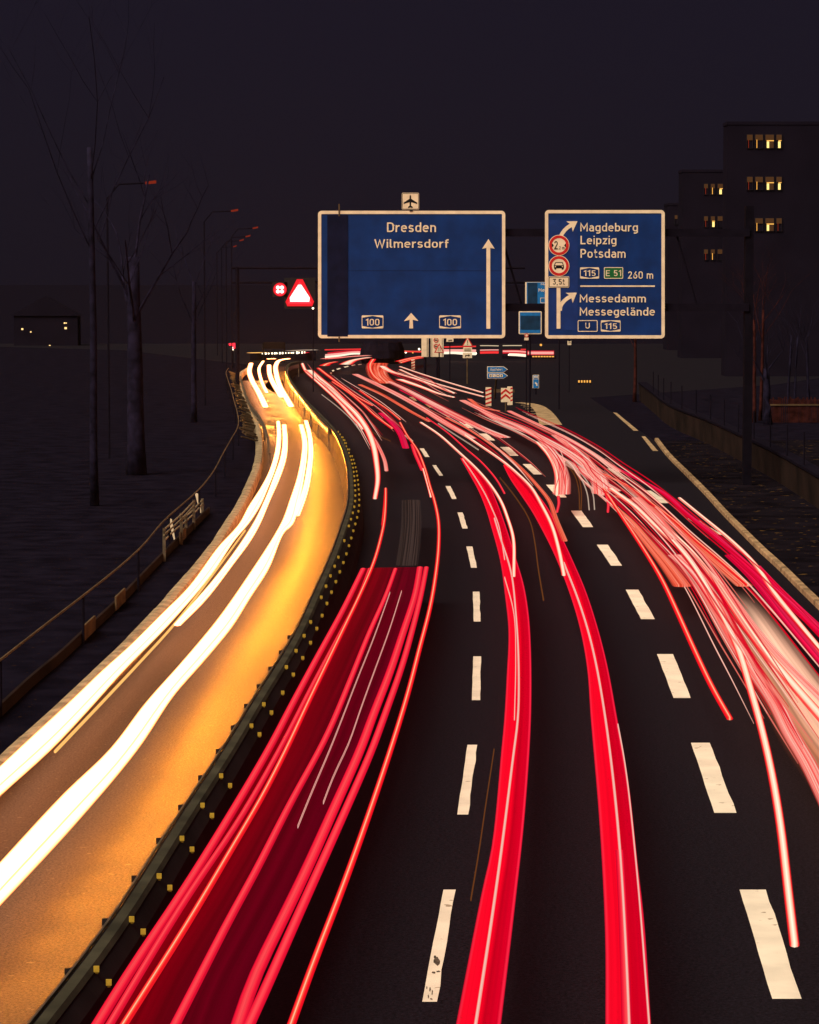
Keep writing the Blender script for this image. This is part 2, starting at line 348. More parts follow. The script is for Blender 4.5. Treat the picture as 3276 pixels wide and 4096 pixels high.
c2 += quads('848,1373 935,1373 1030,1610 938,1610/679,1025 748,1025 836,1184 762,1184/523,782 583,782 660,895 600,895/383,598 440,598 504,687 448,687/249,458 300,458 361,526 310,526/122,346 165,346 228,402 182,402/0,254 48,254 101,301 55,301', 'R')
c2 += quads('678,936 745,936 820,995 757,995/508,834 560,834 638,888 588,888', 'b')
marking('lane_marking', c2, M['paint'])
marking('lane_marking', quads('355,750 385,750 440,792 415,792/213,680 245,680 285,712 255,712/75,620 110,620 150,652 125,652', 'b'), M['paint_old'])
marking('lane_marking', quads('580,370 625,372 700,430 655,428/770,487 815,490 920,557 870,557/1015,640 1055,640 1203,728 1140,730', 'R'), M['paint'])
marking('edge_line', quads('610,66 632,70 748,166 722,166/765,196 785,196 855,275 826,275', 'R'), M['paint_old'])
marking('lane_marking', quads('1120,412 1130,408 1140,415 1128,425/1135,392 1150,386 1160,394 1145,402/1175,378 1205,370 1215,376 1185,386/1238,360 1275,352 1285,358 1248,367/1300,346 1335,341 1342,346 1308,352/1360,339 1390,336 1395,341 1366,345', 'a'), M['paint'])
mb = MB(); rr = random.Random(5)
for x, y, rx, ry in ((1172, 1322, 22, 30), (1160, 1300, 12, 12), (1150, 1395, 16, 8), (1180, 1388, 18, 6), (1128, 1500, 5, 16), (1118, 1545, 4, 14), (1142, 1520, 4, 18), (1108, 1490, 3, 12), (1136, 1560, 10, 4)):
    mb.add([G(*nat('BM', x+math.cos(k*.7)*rx*rr.uniform(.6, 1.1), y+math.sin(k*.7)*ry*rr.uniform(.6, 1.1)), .0095+.0004*len(mb.f)) for k in range(9)], [tuple(range(9))])
struct('road_stain', mb, surf('tar_stain', (.10, .08, .06), .9, .1, .5, 20))
# gore with its hatching
mb = MB(); P = catmull(pts('b 1015,668 1100,676 1170,695 1225,735 1265,790 1300,860', .008)); N_ = normals(P)
wd = [.25+.35*i/len(P) for i in range(len(P))]
mb.add([p-n*w_ for p, n, w_ in zip(P, N_, wd)]+[p+n*w_ for p, n, w_ in zip(P, N_, wd)], [(i, i+1, len(P)+i+1, len(P)+i) for i in range(len(P)-1)])
for q in quads('1040,690 1150,686 1152,689 1042,693/1060,705 1180,700 1182,703 1062,708/1080,722 1195,718 1197,721 1082,725/1100,742 1215,738 1218,742 1103,746/1120,764 1235,761 1238,765 1123,768/1145,787 1250,785 1253,790 1148,792', 'b'):
    mb.add([G(u, v, .0085) for u, v in q], [(0, 1, 2, 3)])
struct('gore_marking', mb, M['paint_old'])

# ------------------------------------------------------------------ median barrier
mbr = thing('median_barrier', 'dark concrete median barrier with yellow reflectors beside the golden road', 'barrier', (bar[60].x, bar[60].y, 0))
mb = MB()
mb.sweep(barg, [(-.12, 0), (-.03, .30), (0, .90), (.05, .93), (.15, .93), (.20, .89), (.31, .74), (.36, .50), (.44, .25), (.48, 0)], nrm=barN)
mb.build('barrier_wall', M['barrier'], mbr)
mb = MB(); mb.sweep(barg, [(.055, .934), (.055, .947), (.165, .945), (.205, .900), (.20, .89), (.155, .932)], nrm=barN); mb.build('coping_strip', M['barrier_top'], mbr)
mb = MB(); mb.sweep(barg, [(-.016, .88), (-.016, .945), (.008, .945), (.008, .932)], nrm=barN); mb.build('steel_edge', M['steel'], mbr)
# reflectors
def walk(P, N, step, s0=0):
    d = 0; nxt = s0
    for i in range(len(P)-1, 0, -1):
        seg = (P[i-1]-P[i]); l_ = seg.length
        while d+l_ >= nxt:
            t = (nxt-d)/l_; yield P[i]+seg*t, N[i], nxt; nxt += step
        d += l_
cnt = 0; refl = None; far_ = MB()
for p, n, s in walk(barg, barN, 2.15, 17.5):
    if p.y < 24: continue
    for lat, z, m in ((.225, .93, 'yellow'), (.345, .80, 'yellow'), (-.05, .90, 'black')):
        if random.random() < .06: continue
        c = p+n*lat+Vector((0, 0, z)); sz = (.055, .02, .06) if m == 'yellow' else (.07, .03, .07)
        if cnt < 98 and not (m == 'black' and p.y > 55):
            k = MB(); k.box(c, sz); k.box(c+Vector((0, .012, -.035)), (.03, .012, .03)); o = k.build('reflector', M[m], mbr); cnt += 1
        elif m == 'yellow' and p.y < 95: far_.box(c, (.035, .02, .035))
tag(far_.build('distant_reflector_row', M['yellow'], mbr), kind='stuff')

# ------------------------------------------------------------------ left side: coping wall, handrail fence, guard rail, slatted slope
kerbw = thing('coping_wall', 'low concrete coping along the left edge of the golden road', 'kerb', (kl[60].x, kl[60].y, 0))
klN = normals(kl); mb = MB(); k = 0
step = 8
idx = list(range(0, len(kl)-1))
seglen = 0; cur = [0]
segs = []
d = 0
for i in range(1, len(kl)):
    d += (kl[i]-kl[i-1]).length; cur.append(i)
    if d > 2.4: segs.append(cur); cur = [i]; d = 0
for s_ in segs:
    P = [Vector((kl[i].x, kl[i].y, 0)) for i in s_]
    t = (P[-1]-P[0]).normalized(); P[0] = P[0]+t*.015; P[-1] = P[-1]-t*.015
    j = random.uniform(-.012, .012)
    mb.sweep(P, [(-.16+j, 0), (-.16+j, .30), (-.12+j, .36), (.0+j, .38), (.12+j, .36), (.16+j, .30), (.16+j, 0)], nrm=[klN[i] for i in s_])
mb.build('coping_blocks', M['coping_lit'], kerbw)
fen = pts('a 245,372 224,405 240,470 270,560 290,640 325,770 330,870 270,980 180,1140 130,1240 0,1410 | L 1100,170 1020,280 850,440 600,640 300,870 0,1105', 1.0)
fen = extend(smooth(resample(catmull(fen), 80), 2), 0, 30)
ft = thing('handrail', 'thin rusty handrail climbing along the dark left bank', 'railing', (fen[40].x, fen[40].y, 0))
mb = MB(); mb.tube(fen, .024); mb.build('top_rail', M['coping'], ft)
for i in range(0, len(fen)-1, 5):
    p = fen[i]; mb = MB(); mb.tube([Vector((p.x, p.y, 0)), Vector((p.x, p.y, .98))], .03); mb.build('post', M['darksteel'], ft)
# low board edging on the bank
P = smooth(resample(catmull(pts('L 1440,20 1200,250 1000,450 800,650 600,830 380,1030 260,1120 60,1300 -200,1530', .35)), 50), 2)
et = thing('edging_wall', 'low dark board edging on the left bank between handrail and coping', 'wall', (P[25].x, P[25].y, 0))
mb = MB(); mb.sweep([Vector((p.x, p.y, 0)) for p in P], [(-.03, 0), (-.03, .22), (.03, .22), (.03, 0)]); mb.build('board', M['wallr'], et)
for a_, b_ in ((28, 31), (34, 37), (10, 13)):
    mb = MB(); mb.sweep([Vector((p.x, p.y, .05))+normals(P)[i]*-.07 for i, p in list(enumerate(P))[a_:b_]], [(-.02, 0), (-.02, .32), (.02, .32), (.02, 0)]); mb.build('panel', M['coping'], et)
# slatted wooden bank where the road bends
A_ = smooth(resample(catmull(pts('a 250,400 270,520 305,640 335,770 340,870 345,960', .9)), 30), 1); B_ = smooth(resample(catmull(pts('a 330,430 370,600 430,730 470,850 500,980 505,1000', .4)), 30), 1)
sb = thing('stepped_bank', 'slatted timber bank between the handrail and the far bend of the golden road', 'embankment', (A_[10].x, A_[10].y, 0))
mb = MB()
for i in range(0, 30):
    for k in range(3):
        t0 = (i+k/3)/30*len(A_); i0 = min(len(A_)-2, int(t0)); f = t0-i0
        a = A_[i0].lerp(A_[i0+1], min(1, f)); b = B_[i0].lerp(B_[i0+1], min(1, f)); b = a.lerp(b, random.uniform(.75, 1)); a = a.lerp(b, random.uniform(0, .35))
        if random.random() < .75: mb.tube([a, b], random.uniform(.02, .06), 4)
mb.build('slats', M['coping'], sb)
# guard rails
def guardrail(P, label, h=.75, every=6, slim=False):
    t = thing('guard_rail', label, 'guard rail', (P[len(P)//2].x, P[len(P)//2].y, 0), 'steel guard rails')
    mb = MB(); Q = [Vector((p.x, p.y, h-.3)) for p in P]
    if slim:
        for dz in (.12, .26): mb = MB(); mb.tube([p+Vector((0, 0, dz)) for p in Q], .025); mb.build('rail', M['coping_lit'], t)
    else: mb.sweep(Q, [(0, 0), (.05, .04), (.0, .10), (.0, .18), (.05, .24), (0, .30), (-.02, .30), (-.02, 0)]); mb.build('rail', M['steel'], t)
    for i in range(0, len(P), every):
        mb = MB(); mb.box((P[i].x, P[i].y+.06, h/2), (.08, .06, h)); mb.build('post', M['steel'], t)
    return t
guardrail(resample(catmull(pts('L 1335,0 1250,90 1130,195', .9)), 12), 'bent steel guard rail end on the left bank above the coping', .9, 6, True)
guardrail(resample(catmull(pts('L 1395,-10 1310,80 1200,170 1130,238', .6)), 12), 'lower bright guard rail on the left bank beside the leaning delineator posts', .6, 6, True)
guardrail(resample(catmull(pts('a 350,440 400,600 450,700 520,790 565,880 595,1000 600,1100', .75)), 40), 'yellow lit guard rail at the left of the far bend', .75, 5)
guardrail(resample(catmull(pts('a 850,330 780,350 755,400 775,480 850,580 930,680 1020,790 1110,880', 1.05)), 40), 'yellow lit guard rail on the median at the far bend', 1.0, 4)
# leaning delineator posts on the bank
for x, y, dx, lb in ((1205, 280, -12, 'white leaning delineator post nearer to the camera on the left bank'), (1385, 90, -10, 'white leaning delineator post farther up the left bank')):
    p = G(*nat('L', x, y)); q = p+Vector((-.14, 0, .62)); t = thing('delineator_post', lb, 'road post', p, 'delineator posts on the bank')
    mb = MB(); mb.prism([p+Vector((-.02, 0, 0)), p+Vector((.02, 0, 0)), q+Vector((.06, 0, 0)), q+Vector((-.06, 0, .05))], (0, .05, 0)); mb.build('post_body', M['cream'], t)

# ------------------------------------------------------------------ light trails: lamps of passing cars, built as glowing bands at lamp height
NT = [0]
def ribbon(name, Lp, Rp, mat, th=.05, parent=None):
    n = len(Lp); mb = MB(); K = 8; vs = []; uv = []; s = 0
    for i in range(n):
        if i: s += (Lp[i]-Lp[i-1]).length
        a, b = Lp[i], Rp[i]; taper = 1
        for k in range(K):                                     # flattened ring: 0..4 on top, 5..7 below
            q = 2*math.pi*k/K; x = (1-math.cos(q))/2
            vs.append(a.lerp(b, x)+Vector((0, 0, math.sin(q)*th/2))); uv.append((x, s))
    fs = [(i*K+k, i*K+(k+1) % K, (i+1)*K+(k+1) % K, (i+1)*K+k) for i in range(n-1) for k in range(K)]
    fs += [tuple(range(K))[::-1], tuple((n-1)*K+k for k in range(K))]
    mb.add(vs, fs, 0, uv); o = mb.build(name, mat, parent, True); return o
def _res(n, l_): return max(n, min(110, int(l_/.9)))
def band(ls, rs, mat, label, cat='light trail', group=None, z=.75, name='tail_light_trail', th=.05, parent=None, ext=0):
    A = catmull(pts(ls, z)); B = catmull(pts(rs, z))
    n = _res(24, length(A)); A = resample(A, n); B = resample(B, n)
    if ext: A = extend(A, 0, ext); B = extend(B, 0, ext)
    o = ribbon(name, A, B, M[mat], th, parent)
    if not parent: tag(o, label, cat, group)
    return o
def line(spec, wd, mat, label=None, group=None, z=.75, name='tail_light_trail', th=.05, parent=None, ext=0):
    P = catmull(pts(spec, z)); P = smooth(resample(P, _res(20, length(P))), 2)
    if ext: P = extend(P, 0, ext)
    N = normals(P); n = len(P); w2 = wd if isinstance(wd, (list, tuple)) else (wd, wd)
    hw = [(w2[0]+(w2[1]-w2[0])*i/(n-1))/2 for i in range(n)]
    o = ribbon(name, [p+q*h_ for p, q, h_ in zip(P, N, hw)], [p-q*h_ for p, q, h_ in zip(P, N, hw)], M[mat], th, parent)
    if not parent: tag(o, label, 'light trail', group)
    return o
GH = 'white headlight trails on the golden road'
hz = .65
band('a 658,830 662,950 645,1100 600,1250 530,1390 420,1560 330,1724 | n 870,2191 754,2348 644,2458 522,2580 406,2684 290,2795 139,2934 0,3064',
     'a 690,830 700,950 688,1100 648,1250 590,1400 520,1560 430,1700 | n 940,2160 846,2300 676,2499 495,2684 344,2853 205,3000 0,3185', 'head', 'outermost white headlight trail, hugging the left coping down to the left edge', group=GH, z=hz, name='headlight_trail', ext=15)
band('a 705,860 712,1000 690,1150 630,1320 560,1500 450,1724 | n 870,2298 694,2499', 'a 745,860 757,1000 745,1150 690,1320 610,1500 515,1724 | n 1000,2168 940,2249 824,2400 725,2499', 'head', 'short white headlight trail just inside the outermost one, ending halfway down', group=GH, z=hz, name='headlight_trail')
band('a 850,860 880,1000 870,1150 835,1320 775,1500 690,1724 | n 1000,2290 864,2483 720,2655 580,2812 435,3000 255,3172 0,3447',
     'a 890,860 925,1000 922,1150 893,1350 860,1520 800,1724 | n 1139,2128 1075,2278 1000,2395 928,2510 812,2650 696,2783 551,3000 300,3300 0,3625', 'head', 'widest white headlight trail in the middle of the golden road', group=GH, z=hz, name='headlight_trail', ext=15)
line('a 912,825 945,950 956,1100 939,1265 915,1400 870,1540 830,1640', (.20, .22), 'head', 'white headlight trail merging from the right into the widest one', GH, hz, 'headlight_trail')
line('a 440,330 425,400 450,480 500,570 540,650 565,705', .42, 'head_far', 'leftmost far white headlight trail past the bend', GH, hz, 'headlight_trail')
line('a 545,312 510,370 515,430 545,520 575,580', .26, 'head_far', 'second far white headlight trail from the left past the bend', GH, hz, 'headlight_trail')
line('a 595,345 600,420 625,490 665,560 700,620', .40, 'head_far', 'third far white headlight trail from the left past the bend', GH, hz, 'headlight_trail')
line('a 765,290 700,300 655,345 662,440 690,530 740,620 785,700', .42, 'head_far', 'far white headlight trail curling right at the top of the bend', GH, hz, 'headlight_trail')
line('a 590,292 640,290', .5, 'head_far', 'small bright headlight blob above the far bend', GH, hz, 'headlight_trail')
line('L 1690,210 1500,470 1200,860 1000,1080 700,1400 380,1735', .05, 'head_thin', 'thin golden line along the inner side of the outermost white trail', GH, .5, 'headlight_trail')

# the beams of those headlights: thrown forwards and to their left, over the empty half of the carriageway
beamP = resample(smooth(catmull(pts('a 690,330 650,400 680,480 740,580 790,680 850,760 900,840 945,950 950,1100 930,1250 890,1450 830,1700 | n 1105,2206 1030,2340 920,2470 760,2700 560,3000 280,3310 -20,3640', hz)), 2), 420)
beamN = normals(beamP); d_ = 0; nx_ = 2.0
for i in range(1, len(beamP)):
    d_ += (beamP[i]-beamP[i-1]).length
    if d_ >= nx_:
        nx_ += 1.7; t_ = (beamP[i]-beamP[i-1]).normalized(); s_ = -beamN[i]
        sp_ = bpy.data.lights.new('headlight_beam', 'SPOT'); sp_.energy = BEAM*min(.62, max(.19, (beamP[i].y-14)/62)); sp_.color = (1, .29, .02); sp_.spot_size = math.radians(95); sp_.spot_blend = 1; sp_.shadow_soft_size = .10
        o_ = bpy.data.objects.new('headlight_beam', sp_); C.collection.objects.link(o_); o_.location = beamP[i]+s_*.15
        o_.rotation_euler = (t_*1.0+s_*.55+Vector((0, 0, -.20))).to_track_quat('-Z', 'Y').to_euler()
for sp_, n_ in (('a 440,340 430,400 455,480 505,570 545,650 575,730 600,800 640,900', 12), ('a 560,320 530,380 560,460 610,560 650,650 690,740 720,820', 12), ('a 700,310 665,360 680,450 720,540 770,640 820,740', 12)):
    P = resample(catmull(pts(sp_, hz)), n_); N_ = normals(P)
    for i in range(1, n_):
        t_ = (P[i]-P[i-1]).normalized(); sp_ = bpy.data.lights.new('headlight_beam', 'SPOT'); sp_.energy = 330; sp_.color = (1, .33, .05); sp_.spot_size = math.radians(110); sp_.spot_blend = 1; sp_.shadow_soft_size = .1
        o_ = bpy.data.objects.new('headlight_beam', sp_); C.collection.objects.link(o_); o_.location = P[i]+Vector((0, 0, .1)); o_.rotation_euler = (t_+Vector((0, 0, -.3))).to_track_quat('-Z', 'Y').to_euler()
GR = 'red tail light trails on the near lanes'
tk = thing('truck_light_trail', 'broad translucent red trail with bright stripes, cut off squarely behind the barrier', 'light trail', G(1400, 3000), GR)
line('M 780,475 640,760 450,1110 280,1430 140,1700 | BL 1400,480 1100,960 850,1330 610,1718', (.13, .118), 'redtube', parent=tk, name='outer_lamp_band', ext=10, z=.9)
line('M 825,475 740,690 600,960 430,1280 215,1700 | BL 1480,470 1200,880 950,1280 700,1700', (.085, .088), 'redtube', parent=tk, name='lamp_band', ext=10, z=.9)
line('M 1003,475 940,650 820,920 700,1220 560,1560 480,1724 | BM 255,330 0,830 | BL 1470,1000 1280,1370 1110,1700', (.10, .105), 'redtube', parent=tk, name='lamp_band', ext=10, z=.9)
line('M 1172,465 1140,650 1050,930 960,1200 850,1480 760,1724 | BM 520,380 350,760 180,1110 0,1480 | BL 1500,1700', (.15, .145), 'redtube', parent=tk, name='lamp_band', ext=10, z=.9)
line('M 1216,465 1180,650 1110,930 1040,1170 930,1480 840,1724 | BM 620,330 440,730 260,1130 70,1560 0,1710', (.12, .118), 'redtube', parent=tk, name='outer_lamp_band', ext=10, z=.9)
band('M 790,470 650,760 460,1110 290,1430 150,1700 | BL 1420,480 1120,960 870,1330 640,1718', 'M 1180,464 1140,650 1050,930 960,1200 850,1480 760,1724 | BM 520,380 350,760 180,1110 0,1480 | BL 1500,1700', 'veil', '', parent=tk, name='red_veil', z=.86, th=.02, ext=10)
line('M 965,640 850,960 750,1210 550,1724 | BM 380,280 300,480', (.011, .011), 'whiteline', parent=tk, name='reflection_line', z=.95)
line('M 1045,630 960,900 880,1120 760,1450 665,1724 | BM 540,120 460,330', (.011, .011), 'whiteline', parent=tk, name='reflection_line', z=.95)
line('M 1110,0 1112,150 1100,300 1080,450', (.62, .55), 'greyveil', 'faint grey ghost strip above the squared red trail', GR, .9, 'body_trail', .02)
line('a 1600,1410 | M 935,0 925,150 890,310 850,440 760,650 650,880 520,1150 400,1400 260,1700 | BL 1640,300 1470,590 1200,1050 1000,1370 790,1700', (.10, .085), 'redline', 'slim orange cored line weaving through the left stripes of the broad red trail', GR, z=.97, ext=10)
line('b 0,840 60,950 150,1080 215,1240 260,1400 | M 1270,0 1300,150 1300,330 1280,520 1240,750 1170,1020 1090,1330 980,1690 | BM 740,420 560,920 400,1330 260,1718', (.12, .085), 'redline', 'slim orange cored line running alone right of the broad red trail', GR, z=.95, ext=10)

b1_ = thing('tail_light_trail', 'wide solid red band with a white core line, left of the near pair', 'light trail', G(2050, 3000), GR)
band('b 520,1150 600,1290 680,1440 740,1590 780,1724 | R 0,870 25,1050 45,1250 35,1500 22,1724 | BM 1575,0 1515,600 1450,900 1290,1718',
     'b 560,1150 700,1280 780,1400 850,1560 910,1724 | R 95,880 130,1000 155,1150 168,1350 168,1724 | BR 0,520 | BM 1660,1000 1575,1718', 'redband', '', parent=b1_, name='lamp_band', ext=9)
line('R -30,640 0,740 60,930 85,1150 100,1400 97,1724 | BM 1655,0 1580,600 1510,1100 1415,1718', (.05, .035), 'whiteline', parent=b1_, name='core_line', z=.80, ext=9)
line('R 25,960 75,1150 85,1400 78,1724', .02, 'whiteline', parent=b1_, name='core_line', z=.80)
b2_ = thing('tail_light_trail', 'wide solid red band with a white core line, right of the near pair', 'light trail', G(2450, 3000), GR)
band('b 890,1210 950,1330 1050,1480 1130,1600 1200,1724 | R 290,830 370,1030 430,1230 470,1450 490,1724 | BR 430,500 455,900 470,1300 470,1753',
     'b 920,1200 1060,1330 1180,1450 1290,1600 | R 340,750 400,880 460,1020 520,1200 580,1430 635,1724 | BR 610,350 660,800 700,1150 740,1753', 'redband', '', parent=b2_, name='lamp_band', ext=9)
line('R 345,880 430,1100 500,1340 570,1724 | BR 550,650 600,1500 610,1753', (.05, .035), 'whiteline', parent=b2_, name='core_line', z=.80, ext=9)
line('BR 545,0 590,250 660,900 728,1753', .022, 'whiteline', parent=b2_, name='edge_line', z=.80)
line('BR 555,740 575,1100 590,1500 598,1753', .10, 'redtube', parent=b2_, name='dotted_core', z=.79)
GB = 'brighter brake light trails farther along the lanes'
line('b 180,840 330,940 500,1090 660,1240 780,1380 870,1520 925,1660 | R 72,750 75,950', (.16, .10), 'hot', 'pinkish white trail ending on the left of the two wide red bands', GB, z=.84)
line('b 230,800 400,920 560,1060 700,1180 830,1330 900,1450', (.07, .07), 'redtube', 'thin red trail along the outer side of the white one above the left red band', GB, z=.86)
line('b 560,950 700,1045 880,1170 1000,1270 1130,1400 | R 220,560 280,680 320,820 345,945', (.16, .12), 'hot', 'pinkish white trail ending on the right of the two wide red bands', GB, z=.84)
line('b 400,800 560,880 760,1010 900,1110 1050,1240 1180,1380 1290,1520 | R 300,640 350,760', (.14, .16), 'orange', 'orange red trail outlining the outer side of the right wide band', GB, z=.80)
line('b 540,1155 640,1300 730,1450 800,1600 850,1724 | R 25,860', (.03, .03), 'whiteline', 'hair thin white line inside the start of the left wide red band', GB, z=.82)
line('a 1340,425 1500,500 1724,612 | b 200,725 400,850 620,975', (.55, .45), 'pink', 'broad pale pink trail in the middle lane starting deep red under the big sign', GB)
line('a 1630,488 1724,530 | b 200,635 400,740 600,840 750,910 900,968', (.45, .62), 'pink', 'broad pink trail ending squarely between two dashes right of the middle lane', GB, z=.8)
line('b 0,560 200,660 400,770 560,850', (.10, .08), 'crimson', 'dark crimson edge under the broad pink trail', GB, z=.7)
line('a 1380,515 1550,590 1724,690 | b 100,750 250,830', (.35, .25), 'orange', 'soft orange trail below the pale pink one in the middle lane', GB, z=.7)
line('b 330,850 450,930 560,1000 675,1075', (.07, .05), 'thin', 'fine white pair of scratches beside the middle lane dashes', GB)
# lane beside the barrier, farther away
line('a 880,330 915,400 990,470 1100,570 1200,665 1300,780 1405,895', (.30, .22), 'hot', 'white trail nearest the median ending at the faint thin line', GB)
line('a 940,390 1010,450 1130,550 1230,650 1350,770 1440,900 1495,1040 1520,1180 1532,1340 1508,1495', (.75, .16), 'hot', 'tall white trail beside the median with a squared lower end', GB, z=.8)
line('a 1060,500 1180,600 1280,700 1370,790', (.7, .35), 'pink', 'blurred pink glow between the two trails nearest the median', GB, z=.7)
line('a 1440,900 1510,1000 1560,1090 1595,1180 1607,1255', (.16, .16), 'pink', 'short pink red branch to the right of the tall white trail', GB, z=.78)
line('a 1600,1408 1590,1560 1575,1724', .09, 'redline', 'slim red start of the long weaving line', GB, z=.93)
line('a 900,240 965,232', .5, 'redtube', 'tiny far red dash at the bend left of the big sign', GB)
line('a 1020,372 1120,450 1250,545 1360,625 1485,692', (.35, .22), 'redline', 'red trail with white core in the second lane ending in two points', GB)
line('a 1140,490 1290,590 1400,680 1520,790 1655,890', (.16, .20), 'redline', 'second red and white trail in the second lane ending lower', GB, z=.8)
line('a 1560,760 1640,830 1724,930 | b 50,1060', (.35, .30), 'crimson', 'deep crimson band crossing the second lane dashes', GB, z=.7)
line('a 1378,565 1500,650 1620,730 1724,815', (.16, .14), 'redline', 'red trail curving down to join the lone slim line', GB, z=.9)
line('b 105,1030 130,1110 165,1190 190,1250', (.16, .14), 'redtube', 'short red smear left of the lone slim line', GB, z=.8)
line('b 200,1240 245,1400 265,1480', (.10, .08), 'hot', 'short white stub beside the lone slim line', GB, z=.9)
line('a 1240,720 1400,850 1530,950 1640,1000', .05, 'amberthin', 'fine amber line between the first and second lane', GB)
line('a 1050,600 1180,700 1300,810 1390,925', .05, 'thin', 'fine pale line on the left of the median lane', GB)
# right hand lanes
GY = 'overlapping pink and red trails of the right hand lanes'
line('b 540,650 700,730 850,800 1050,880 1200,960 1400,1070 1560,1180 1690,1300 1722,1450', (.45, .55), 'pink', 'wide pale pink trail dropping to a square end between the right lanes', GY, z=.80)
line('b 640,700 850,830 1000,890 1180,960 1300,1080 1370,1200 1400,1320 1392,1455', (.20, .62), 'pink', 'wide pink trail curving down to a dash of the middle line', GY, z=.75)
line('b 1180,1010 1270,1110 1330,1220 1355,1340 1352,1460', (.16, .16), 'hot', 'whiter inner edge of the pink trail that curves to the middle line', GY, z=.82)
line('R 315,520 318,560 308,605', (.10, .08), 'redtube', 'short dark red tail below a middle dash', GY)
line('R 570,500 585,560 583,605', (.10, .08), 'redtube', 'short orange red tail below the square pink end', GY)
line('R 50,65 180,120 300,180 480,280 620,365 780,445 900,515 1000,610 1150,725 1300,860 1450,1000 1600,1130 1724,1240', (.14, .26), 'crimson', 'crimson trail sweeping along the outermost right lane to the edge', GY, z=.8, ext=10)
line('R 50,60 200,130 360,205 520,300 640,385', (.30, .22), 'pink', 'pink start of the trail emerging beside the gore', GY, z=.86)
line('R 300,190 420,285 500,360 555,430 560,512', (.42, .40), 'pink', 'pink branch from the gore trail down to a square end', GY, z=.7)
line('R 280,290 400,360 520,430 620,490', (.5, .5), 'pink', 'blurred pale pink bridge between the right lane trails', GY, z=.68)
line('R 560,400 700,470 820,560 940,650 1060,760 1180,860 1340,1000', (.10, .14), 'redline', 'white cored red line in the outermost lane ending beside the crimson pair', GY, z=.88)
line('R 620,520 780,560 900,640 1010,740 1150,860 1320,1003', (.10, .42), 'orange', 'wide orange red trail with a square lower end in the outermost lane', GY, z=.78)
line('R 970,530 1080,620 1250,760 1380,890 1480,1040 1600,1190 1724,1340', (.12, .15), 'hot', 'clean white trail with red edges nearest the right kerb', GY, z=.9, ext=10)
line('R 1245,840 1350,940 1450,1060 1550,1190 1724,1400', (.30, .24), 'crimson', 'wide crimson trail starting squarely beside the right kerb', GY, z=.78, ext=10)
line('R 1400,900 1500,1010 1620,1130 1724,1230', (.10, .22), 'crimson', 'outer crimson trail hugging the lower right kerb', GY, z=.74, ext=10)
line('R 560,480 640,600 720,720 810,860 880,980 960,1150 1050,1350 1150,1560 1242,1722', (.14, .11), 'redline', 'long single red line ending before the lower right corner', GY, z=.85)
line('R 600,560 700,650 800,770 900,890 985,1005', (.16, .46), 'orange', 'broad orange red trail ending squarely left of the pale bundle', GY, z=.74)
line('R 600,480 735,580 850,690 960,790 1050,900 1150,1070 1250,1260 1300,1380 1350,1550 1400,1724 | BR 1440,250 1500,600 1540,950 1580,1290', (.22, .105), 'hot', 'long white cored trail ending at the lower right beyond the last dash', GY, z=.9)
line('R 735,530 850,640 900,700 940,750', (.35, .30), 'pink', 'short blurred white trail starting squarely in the right bundle', GY, z=.94)
line('R 950,840 1050,930 1150,1080 1250,1270 1350,1430 1500,1650 | BR 1560,60 1650,200 1760,430', (.42, .26), 'pink', 'broad pale pink trail pouring to the lower right edge', GY, z=.86, ext=8)
line('R 900,690 1020,800 1150,960 1280,1150 1400,1320 1550,1500 1724,1700', (.10, .22), 'hot', 'pale white streak through the right bundle towards the edge', GY, z=.92, ext=8)
line('R 840,580 960,700 1100,850 1240,1040 1400,1260 1560,1440 1724,1600', (.07, .20), 'pink', 'upper pink streak of the right bundle towards the edge', GY, z=.95, ext=8)
band('R 1040,1010 1150,1200 1260,1400 1380,1600 | BR 1500,120 1640,330 1780,560', 'R 1340,1010 1450,1130 1560,1270 1724,1480 1860,1640 1990,1790 2110,1930', 'haloveil', 'soft cream veil of light in the lower right corner', 'light trail', GY, z=.6, name='lamp_veil', th=.02, ext=14)
for i, (sp_, m_) in enumerate((('R 350,340 400,400 425,480 430,590', 'amberthin'), ('R 355,335 420,410 440,500 438,590', 'amberthin'), ('R 360,330 430,410 470,500 482,592', 'thin'), ('R 370,330 450,410 500,500 511,590', 'thin'))):
    line(sp_, .045, m_, 'fine curved hair line of light dropping between the right lanes', 'fine curved hair lines between the right lanes', name='light_streak')
line('R 0,420 80,520 160,650 190,780 205,900 235,1080', .04, 'amberthin', 'faint amber hair line between the two wide red bands, upper', 'faint hair lines between the wide red bands', name='light_streak')
line('BM 1530,0 1480,330 1430,670 1385,935', .02, 'amberthin', 'faint amber hair line left of the left wide red band, upper', 'faint hair lines between the wide red bands', name='light_streak')
line('b 830,828 900,868 1000,915 1060,945', (.2, .10), 'thin', 'pale violet smear in the right lane beside the dashes', GY)
